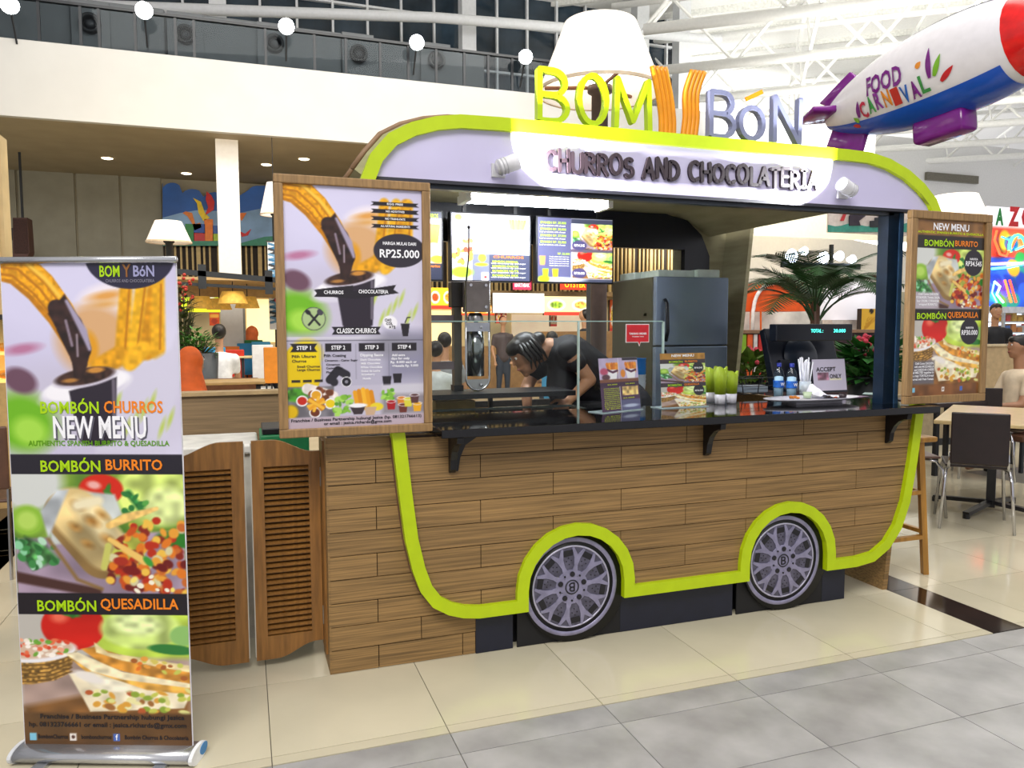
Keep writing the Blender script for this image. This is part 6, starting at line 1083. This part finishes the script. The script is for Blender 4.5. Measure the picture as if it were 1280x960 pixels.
for s in (.3, .8): p = hp_(s, 0, 0); MB().tube([p, (p.x, p.y, 8.6)], .0022, 5).build('suspension_wire', M('D8D8D8', .4), bl)
# =================================================================== beyond the right window
# palm
pc = W(1018, 430, 6.4); pm = thing('potted_palm', 'large palm with long feathery fronds behind the cash register', 'palm', (pc.x, 6.4, 0)); MB().lathe([(0, 0), (.2, 0), (.27, .5), (.24, .5), (.23, .45), (0, .45)], (pc.x, 6.4, 0), 20).build('pot', DGR, pm, True)
g = random.Random(12); MLF = M('1F4A1C', .5, 0, .3, 6)
for i in range(22):
    an = 2*PI*i/22+g.uniform(-.1, .1); L = g.uniform(.75, 1.1); el = g.uniform(.5, 1.25); d0 = Vector((math.cos(an), math.sin(an)*.7, 0)); pts = []
    z0 = 1.42+.3*g.random(); p = Vector((pc.x, 6.4, z0))+d0*.04; e = el+.15
    for k in range(12): pts.append(p.copy()); p = p+(d0*math.cos(e)+Vector((0, 0, math.sin(e))))*L/9; e -= .13+.05*(k > 5)
    mb = MB(); mb.tube(pts, [.009]*4+[.006]*4+[.003]*4, 5); sd = d0.cross(Vector((0, 0, 1))).normalized()
    for k in range(2, 30):
        f_ = 2+k/30*9; j = min(10, int(f_)); q = pts[j].lerp(pts[j+1], f_-j); t = (pts[j+1]-pts[j]).normalized(); ll = .30*math.sin(PI*min(1, k/32+.1))+.05
        for e_ in (-1, 1): dr = (sd*e_+t*.75+Vector((0, 0, -.12))).normalized(); w = t.cross(dr).cross(dr).normalized()*.009; mb.quad(q-w, q+dr*ll*.4-w*1.3, q+dr*ll, q+w)
    mb.build('frond', MLF, pm)
MB().lathe([(.06, .4), (.05, .9), (.045, 1.65), (0, 1.75)], (pc.x, 6.4, 0), 10).build('trunk', BROWN, pm, True)
p = W(938, 450, 5.8); leafy('potted_flowers', 'grassy flower pot with pink blossoms between fridge pillar and till', (p.x, 5.8), .24, .3, 240, '5A7A2A', .2, DGR, 'plant', .13, .95, 'D84858'); p = W(1090, 450, 5.2); leafy('potted_flowers', 'flower pot with green leaves and red blossoms right of the till', (p.x, 5.2), .22, .35, 300, '2E6A2A', .22, DGR, 'plant', .2, 1.0, 'C83A50')
# dark plank wall with colour stripes, the orange topped stall above it
sw = thing('planked_stall', 'stall with dark planks, coloured stripes and a rounded orange awning beyond the right opening', 'stall', (6.6, 8.2, 0)); a, b = W(893, 417, 8), W(1100, 417, 8); MPL = M('3E2A30', .6, 0, .1)
for i in range(9): B('plank', a.x, b.x, 8.0, 8.05, .06+.145*i, .06+.145*i+.138, MPL, sw)
B('stall_counter', a.x, b.x, 7.95, 8.5, a.z-.0, a.z+.04, M('8A6A50', .5), sw); B('stall_base', a.x, b.x, 8.05, 8.45, 0, a.z, MPL, sw)
for x0, x1, c in ((926, 933, '8AB828'), (933, 941, 'E86020'), (941, 947, 'E8E4E0'), (947, 958, 'C82820')): pxb('stripe', x0, 418, x1, 500, 7.97, .02, M(c, .5), sw)
def pxa(cx, cy, rx, ry, a0, a1, n=12): return [(cx+rx*math.cos(math.radians(a0+(a1-a0)*i/n)), cy-ry*math.sin(math.radians(a0+(a1-a0)*i/n))) for i in range(n+1)]
pxp('orange_awning', [(928, 389)]+pxa(965, 385, 36, 33, 175, 95)+[(1010, 352), (1014, 389)], 8.6, .5, M('E85A10', .5, 0, .05), sw)
t = MB().tube([W(x, y, 8.55) for x, y in [(940, 420), (941, 390)]+pxa(968, 388, 26, 34, 175, 95)+[(1000, 352)]], .025, 8).build('awning_trim', M('F4F0EC', .4), sw, True)
t = MB().tube([W(x, y, 8.57) for x, y in [(939, 420), (939, 389)]], .018, 6).tube([W(x, y, 8.57) for x, y in [(951, 420), (951, 389)]], .014, 6).build('awning_pole', M('E86A20', .4), sw)
MB().tube([W(x, y, 8.8) for x, y in [(1108, 390)]+pxa(1085, 372, 24, 26, -20, 100)+[(1075, 348)]], .03, 8).build('red_arch', M('D03828', .4), sw, True)
dm = MB(); c_ = W(1072, 400, 9.2); dm.lathe([(.62*math.cos(math.radians(t)), .62*math.sin(math.radians(t))) for t in range(0, 91, 10)], (c_.x, 9.3, c_.z), 20); dm.build('white_dome', M('E8E8F0', .4, 0, 0, 5, .15), sw, True)
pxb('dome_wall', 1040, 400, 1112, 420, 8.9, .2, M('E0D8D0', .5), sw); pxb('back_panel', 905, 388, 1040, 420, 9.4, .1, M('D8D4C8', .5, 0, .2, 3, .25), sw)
sign('stall_sign', 'yellow picture board in the right opening, beside the window post', 1076, 386, 1104, 414, 8.6, lambda a, A: (a.mix(np.ones(len(a.X)), 'E8B838'), a.ell(.45, .1*A, .1, .1, '2A2018', 0, .03), [a.stroke([(.1, A), (.3+.1*i, .4*A)], .02, 'C89020', .02) for i in range(5)]), BOARD)
wb2 = thing('window_back_wall', 'pale hall wall with a slat row behind the palm', 'wall', (9, 14, 0)); B('pale_wall', 10.3, 17.4, 15.2, 15.3, 2.3, 3.55, M('E4E2DC', .6, 0, .015), wb2); del wb2['category']; del wb2['label']; wb2['kind'] = 'structure'; wb2.name = 'wall_palm'
m2 = thing('mural_board', 'white mural strip with teal hills and a dark train in the right opening', 'mural', (W(1080, 280, 12).x, 12, 0)); B('support_post', W(1040, 280, 12).x, W(1043, 280, 12).x, 12.0, 12.06, 0, 3.0, DGR, m2); pxb('mural_back', 1036, 240, 1140, 290, 12, .06, M('D8CCC4', .5), m2); pxp('teal_hill', [(1036, 290), (1036, 282)]+[(1036+8*i, 281+2*math.sin(i*1.3)-(0 if i < 9 else 2)) for i in range(14)]+[(1140, 290)], 11.97, .03, M('3A9080', .5), m2)
for pts, c in (([(1062, 282), (1062, 270), (1068, 262), (1080, 258), (1082, 270), (1074, 276), (1076, 282)], '2A2030'), ([(1088, 284), (1088, 276), (1094, 276), (1094, 272), (1098, 272), (1098, 276), (1100, 266), (1106, 266), (1106, 284)], '20242C'), ([(1104, 288), (1108, 272), (1114, 266), (1116, 288)], 'D8C820'), ([(1055, 276), (1060, 262), (1057, 262), (1051, 276)], 'B82830')): pxp('mural_figure', pts, 11.95, .02, M(c, .5), m2)
ln = thing('led_panel', 'dazzling blue white light panels behind the palm fronds', 'light', W(1020, 330, 10)); pxb('lamp_bar', 978, 330, 1076, 334, 10, .05, DGR, ln)
for i_, (x_, y_, r_l) in enumerate(((990, 320, .11), (1006, 314, .07), (1030, 322, .10), (1050, 320, .08), (1066, 324, .07))): MB().lathe([(0, .03), (r_l*.8, .02), (r_l, 0), (r_l*.5, -.1), (0, -.12)], W(x_, y_, 9.95), 18, Matrix.Rotation(PI/2, 3, 'X')).build('lamp_head', M('DCE8FF', .4, 0, 0, 5, 14), ln, True)
if 1: pass; q = W(995, 334, 10); MB().tube([(q.x, 10.03, 0), (q.x, 10.03, q.z)], .02, 6).build('stand_pole', DGR, ln); q = W(1048, 334, 10); MB().tube([(q.x, 10.03, 0), (q.x, 10.03, q.z)], .02, 6).build('stand_pole', DGR, ln)
# =================================================================== right side
nw = thing('neon_sign_wall', 'colourful neon mural wall with green and red letters at the right edge', 'sign', (W(1262, 400, 10).x, 10.1, 0)); a, b = W(1228, 384, 10), W(1330, 264, 10); B('neon_board', a.x, b.x, 10.0, 10.1, a.z, b.z, M('F4F0F0', .5), nw); PN = Panel((a.x, 9.992, a.z), (1, 0, 0), (0, 0, 1), b.x-a.x, b.z-a.z)
def fn_(a, A):
    a.mix(np.ones(len(a.X)), 'D8D8E0'); a.rect(-.1, .2*A, 1.1, .52*A, 'B83A2A', .03, .6, 6); a.rect(-.1, .5*A, 1.1, 1.1*A, '1E50C0', .02, .4, 7)
    for i in range(26): g = random.Random(i); a.ell(g.random(), g.uniform(.25, .98)*A, .09, .07, g.choice(['D82828', '28A048', '2858D8', 'E8A020', '8028A0', '1838A0', '208878']), g.uniform(0, 3), .02)
painted('board_art', PN, nw, fn_, .02, LITSIGN); txt('A', PN, .15, .1, .15, M('1E8A3A', .4), nw, .1, .05, .02); txt('Z', PN, .33, .09, .17, M('D81E28', .4), nw, .14, .06, .02); txt('O', PN, .5, .09, .17, M('D81E28', .4), nw, .15, .06, .02)
def neon(pts, c, r=.022, e=5): MB().tube([W(x, y, 9.93) for x, y in pts], r, 6).build('neon_tube', M(c, .3, 0, 0, 5, e), nw, True)
neon([(1246, 288), (1243, 300), (1250, 318), (1258, 320), (1265, 308), (1272, 294)], 'FF4020'); neon([(1252, 296), (1262, 300), (1268, 294), (1274, 298)], '40A0D0', .016, 3); neon(pxa(1272, 310, 10, 16, 20, 200), '30E060', .03, 6); neon([(1238, 330), (1300, 328)], 'FFB0D0', .02, 6); neon([(1240, 336), (1262, 334), (1280, 330)], '40C0FF', .02, 6); neon([(1243, 352), (1250, 358), (1246, 368), (1254, 378)], '80C8FF', .02, 7); neon([(1243, 352), (1240, 366), (1246, 378)], '60B0FF', .014, 6); neon([(1256, 350), (1264, 378)], 'FF5020', .02, 6); neon([(1262, 350), (1270, 378)], 'FF3020', .02, 6); neon([(1270, 312), (1284, 306)], '40FFA0', .02, 6)
bwl = a.z; B('lower_wall', W(1222, 430, 10).x, W(1330, 430, 10).x, 10.02, 10.1, 0, a.z, M('E4E2E4', .5), nw)
q = sign('shop_sign', 'small round green and red badge below the neon wall', 1235, 383, 1246, 395, 9.94, lambda a, A: (a.mix(np.ones(len(a.X)), 'E4E2E4'), a.ell(.5, .5*A, .48, .48*A, '2A5A2A', 0, .05), a.ell(.5, .5*A, .3, .3*A, 'C8301E', 0, .05)), BOARD)
scs = thing('drinks_fridge', 'white glass fronted display fridge with lit shelves at the right edge', 'fridge', (W(1290, 430, 9.2).x, 9.3, 0)); a, b = W(1253, 432, 9.2), W(1330, 384, 9.2); mf_ = M('D8DCE4', .4); B('fridge_base', a.x, b.x, 9.2, 9.8, 0, a.z, mf_, scs); B('fridge_roof', a.x, b.x, 9.2, 9.8, b.z-.1, b.z, mf_, scs); B('fridge_back', a.x, b.x, 9.74, 9.8, a.z, b.z-.1, M('E8F0FF', .4, 0, 0, 5, 1.2), scs)
for x in (a.x, a.x+.62, b.x-.04): B('door_frame', x, x+.04, 9.2, 9.24, a.z, b.z-.1, M('B8BCC4', .3, .5), scs)
for i in range(3):
    z = a.z+.02+(b.z-.1-a.z)/3*i; B('shelf', a.x+.04, b.x-.04, 9.3, 9.74, z, z+.02, mf_, scs)
    for k in range(9): B('package', a.x+.1+.14*k, a.x+.2+.14*k, 9.34, 9.5, z+.02, z+.1+.03*(k % 3), M(random.Random(k+i*9).choice(['D83828', 'E8B020', 'E8E4E0', 'C87828', '2858A8']), .5), scs)
B('glass_door', a.x, b.x, 9.195, 9.2, a.z, b.z-.1, GLASS, scs)
p = W(1242, 440, 8.6); figure('man with dark hair in a black jacket standing before the display fridge', p.x, 8.6, -2.6, 'stand', M('0E1016', .7), M('A89878', .7), None, H=1.66, vox=.022)
hw2 = thing('half_wall', 'beige low partition wall behind the right dining table', 'partition', (9.5, 8.1, 0)); a, b = W(1124, 432, 8), W(1330, 428, 8); B('wall_board', a.x, b.x, 8, 8.12, 0, a.z-.03, M('C0A67C', .6, 0, .06), hw2); B('wall_cap', a.x, b.x, 7.98, 8.14, a.z-.03, a.z, M('D8C49C', .5), hw2)
lw2 = thing('bench_wall', 'dark based seating wall low behind the tables on the right', 'partition', (8, 6.9, 0)); a, b = W(1112, 520, 6.9), W(1330, 560, 6.9); B('bench_panel', a.x, b.x, 6.9, 7.0, .08, .62, M('9A8A6C', .6), lw2); B('bench_plinth', a.x, b.x, 6.88, 7.02, 0, .08, BLACK, lw2)
# dining table, chairs and stools right of the kiosk
t = thing('dining_table', 'pale wooden cafe table on a black pedestal right of the kiosk', 'table', (5.42, 4.3, 0)); e_ = Vector((.72, .69, 0)).normalized(); Rt = rotz(math.atan2(.52, .73)); cT = Vector((5.43, 4.28, 0))
MB().box(-.46, .9, -.36, .36, .70, .73, Rt, cT).build('tabletop', M('CDB482', .3, 0, .06), t, False, .006); MB().box(-.03, .03, -.03, .03, .03, .70, Rt, cT).build('pedestal', BLACK, t)
for an in (.3, 1.87, 3.44, 5.01): d = Vector((math.cos(an), math.sin(an), 0)); MB().beam(cT+Vector((0, 0, .07)), cT+d*.42+Vector((0, 0, .035)), .045, .03).build('foot', BLACK, t); MB().lathe([(0, 0), (.025, 0), (.025, .035), (0, .035)], cT+d*.41, 10).build('glide', BLACK, t)
def cafe_chair(c, ang, label, back=True):
    R = rotz(ang); c = Vector((*c, 0)); P = lambda x, y, z: R @ Vector((x, y, z))+c; t = thing('dining_chair' if back else 'stool', label, 'chair' if back else 'stool', c, 'dark chairs by the cafe table' if back else None); m_ = M('1E1010', .4, 0, .1); m2_ = M('6A5048', .4, 0, .08)
    MB().box(-.2, .2, -.19, .2, .44, .458, R, c).build('seat', m_ if back else m2_, t, False, .008)
    if back: MB().box(-.175, .175, -.225, -.21, .47, .83, R, c).build('backrest', m_, t, False, .02)
    for sx in (-1, 1):
        MB().tube([P(sx*.225, -.23, 0), P(sx*.2, -.2, .36), P(sx*.19, -.16, .42), P(sx*.15, -.05, .435)]+([P(sx*.19, -.17, .45), P(sx*.17, -.205, .55)] if False else []), .011, 8).build('leg', CHROME, t, True); MB().tube([P(sx*.225, .23, 0), P(sx*.2, .19, .36), P(sx*.19, .15, .42), P(sx*.15, .05, .435)], .011, 8).build('leg', CHROME, t, True)
        if back: MB().tube([P(sx*.17, -.1, .437), P(sx*.18, -.19, .44), P(sx*.17, -.208, .55)], .011, 8).build('back_support', CHROME, t, True)
cafe_chair((4.93, 4.02), -.78, 'dark brown cafe chair seen from behind, at the near corner of the pale table'); cafe_chair((4.80, 4.52), 1.1, 'low stool with pale brown seat and chrome legs left of the cafe table', False); cafe_chair((5.75, 3.75), -.3, 'dark cafe chair cut by the right edge of the photo')
cafe_chair((6.6, 5.3), 2.4, 'dark cafe chair on the far side of the pale table')
bs = thing('bar_stool', 'golden wooden bar stool standing behind the kiosk end', 'stool', (3.52, 3.42, 0)); mo = M('A87830', .4, 0, .15, 3, 0, (10, 10, 1)); zs = .77; tp4 = [Vector((3.52+a*.11, 3.42+b*.11, zs)) for a, b in ((-1, -1), (1, -1), (1, 1), (-1, 1))]; ft = [Vector((3.515+a*.165, 3.455+b*.165, 0)) for a, b in ((-1, -1), (1, -1), (1, 1), (-1, 1))]
B('seat', 3.38, 3.72, 3.27, 3.60, zs, zs+.03, mo, bs, .008)
for a, b in zip(tp4, ft): MB().beam(b, a, .038, .03).build('leg', mo, bs)
for i, h in ((0, .22), (1, .25), (2, .22), (3, .25), (0, .48), (1, .48), (3, .48)): j = (i+1) % 4; MB().beam(ft[i].lerp(tp4[i], h/zs), ft[j].lerp(tp4[j], h/zs), .028, .022).build('rung', mo, bs)
# seated woman at the right edge
p = WD(1274, 470, 7.6); figure('seated woman in a cream top at the right edge, arm resting to the left', p.x, p.y, -1.25, 'sit', M('E0CDB0', .7, 0, .05), M('3A2A2A', .7), None, H=1.58, vox=.018, skin=SK)
t = thing('dining_chair', 'dark brown chair with a red panel under the seated woman in cream', 'chair', (p.x+.1, p.y, 0), 'dark chairs by the cafe table'); B('seat', p.x-.2, p.x+.24, p.y-.22, p.y+.22, .3, .36, BROWN, t, .01); B('backrest', p.x+.22, p.x+.26, p.y-.22, p.y+.22, .3, .92, M('A81E20', .5), t, .01); [B('leg', p.x+a-.015, p.x+a+.015, p.y+b-.015, p.y+b+.015, 0, .3, DGR, t) for a in (-.17, .21) for b in (-.19, .19)]
q = WD(1178, 505, 7.6); t = thing('dining_table', 'dark square table under the elbow of the seated woman in cream', 'table', (q.x, q.y, 0)); B('tabletop', q.x-.4, q.x+.4, q.y-.3, q.y+.3, .66, .70, M('2A1C1C', .4), t, .006); [B('leg', q.x+a-.02, q.x+a+.02, q.y+b-.02, q.y+b+.02, 0, .66, BLACK, t) for a in (-.34, .34) for b in (-.24, .24)]
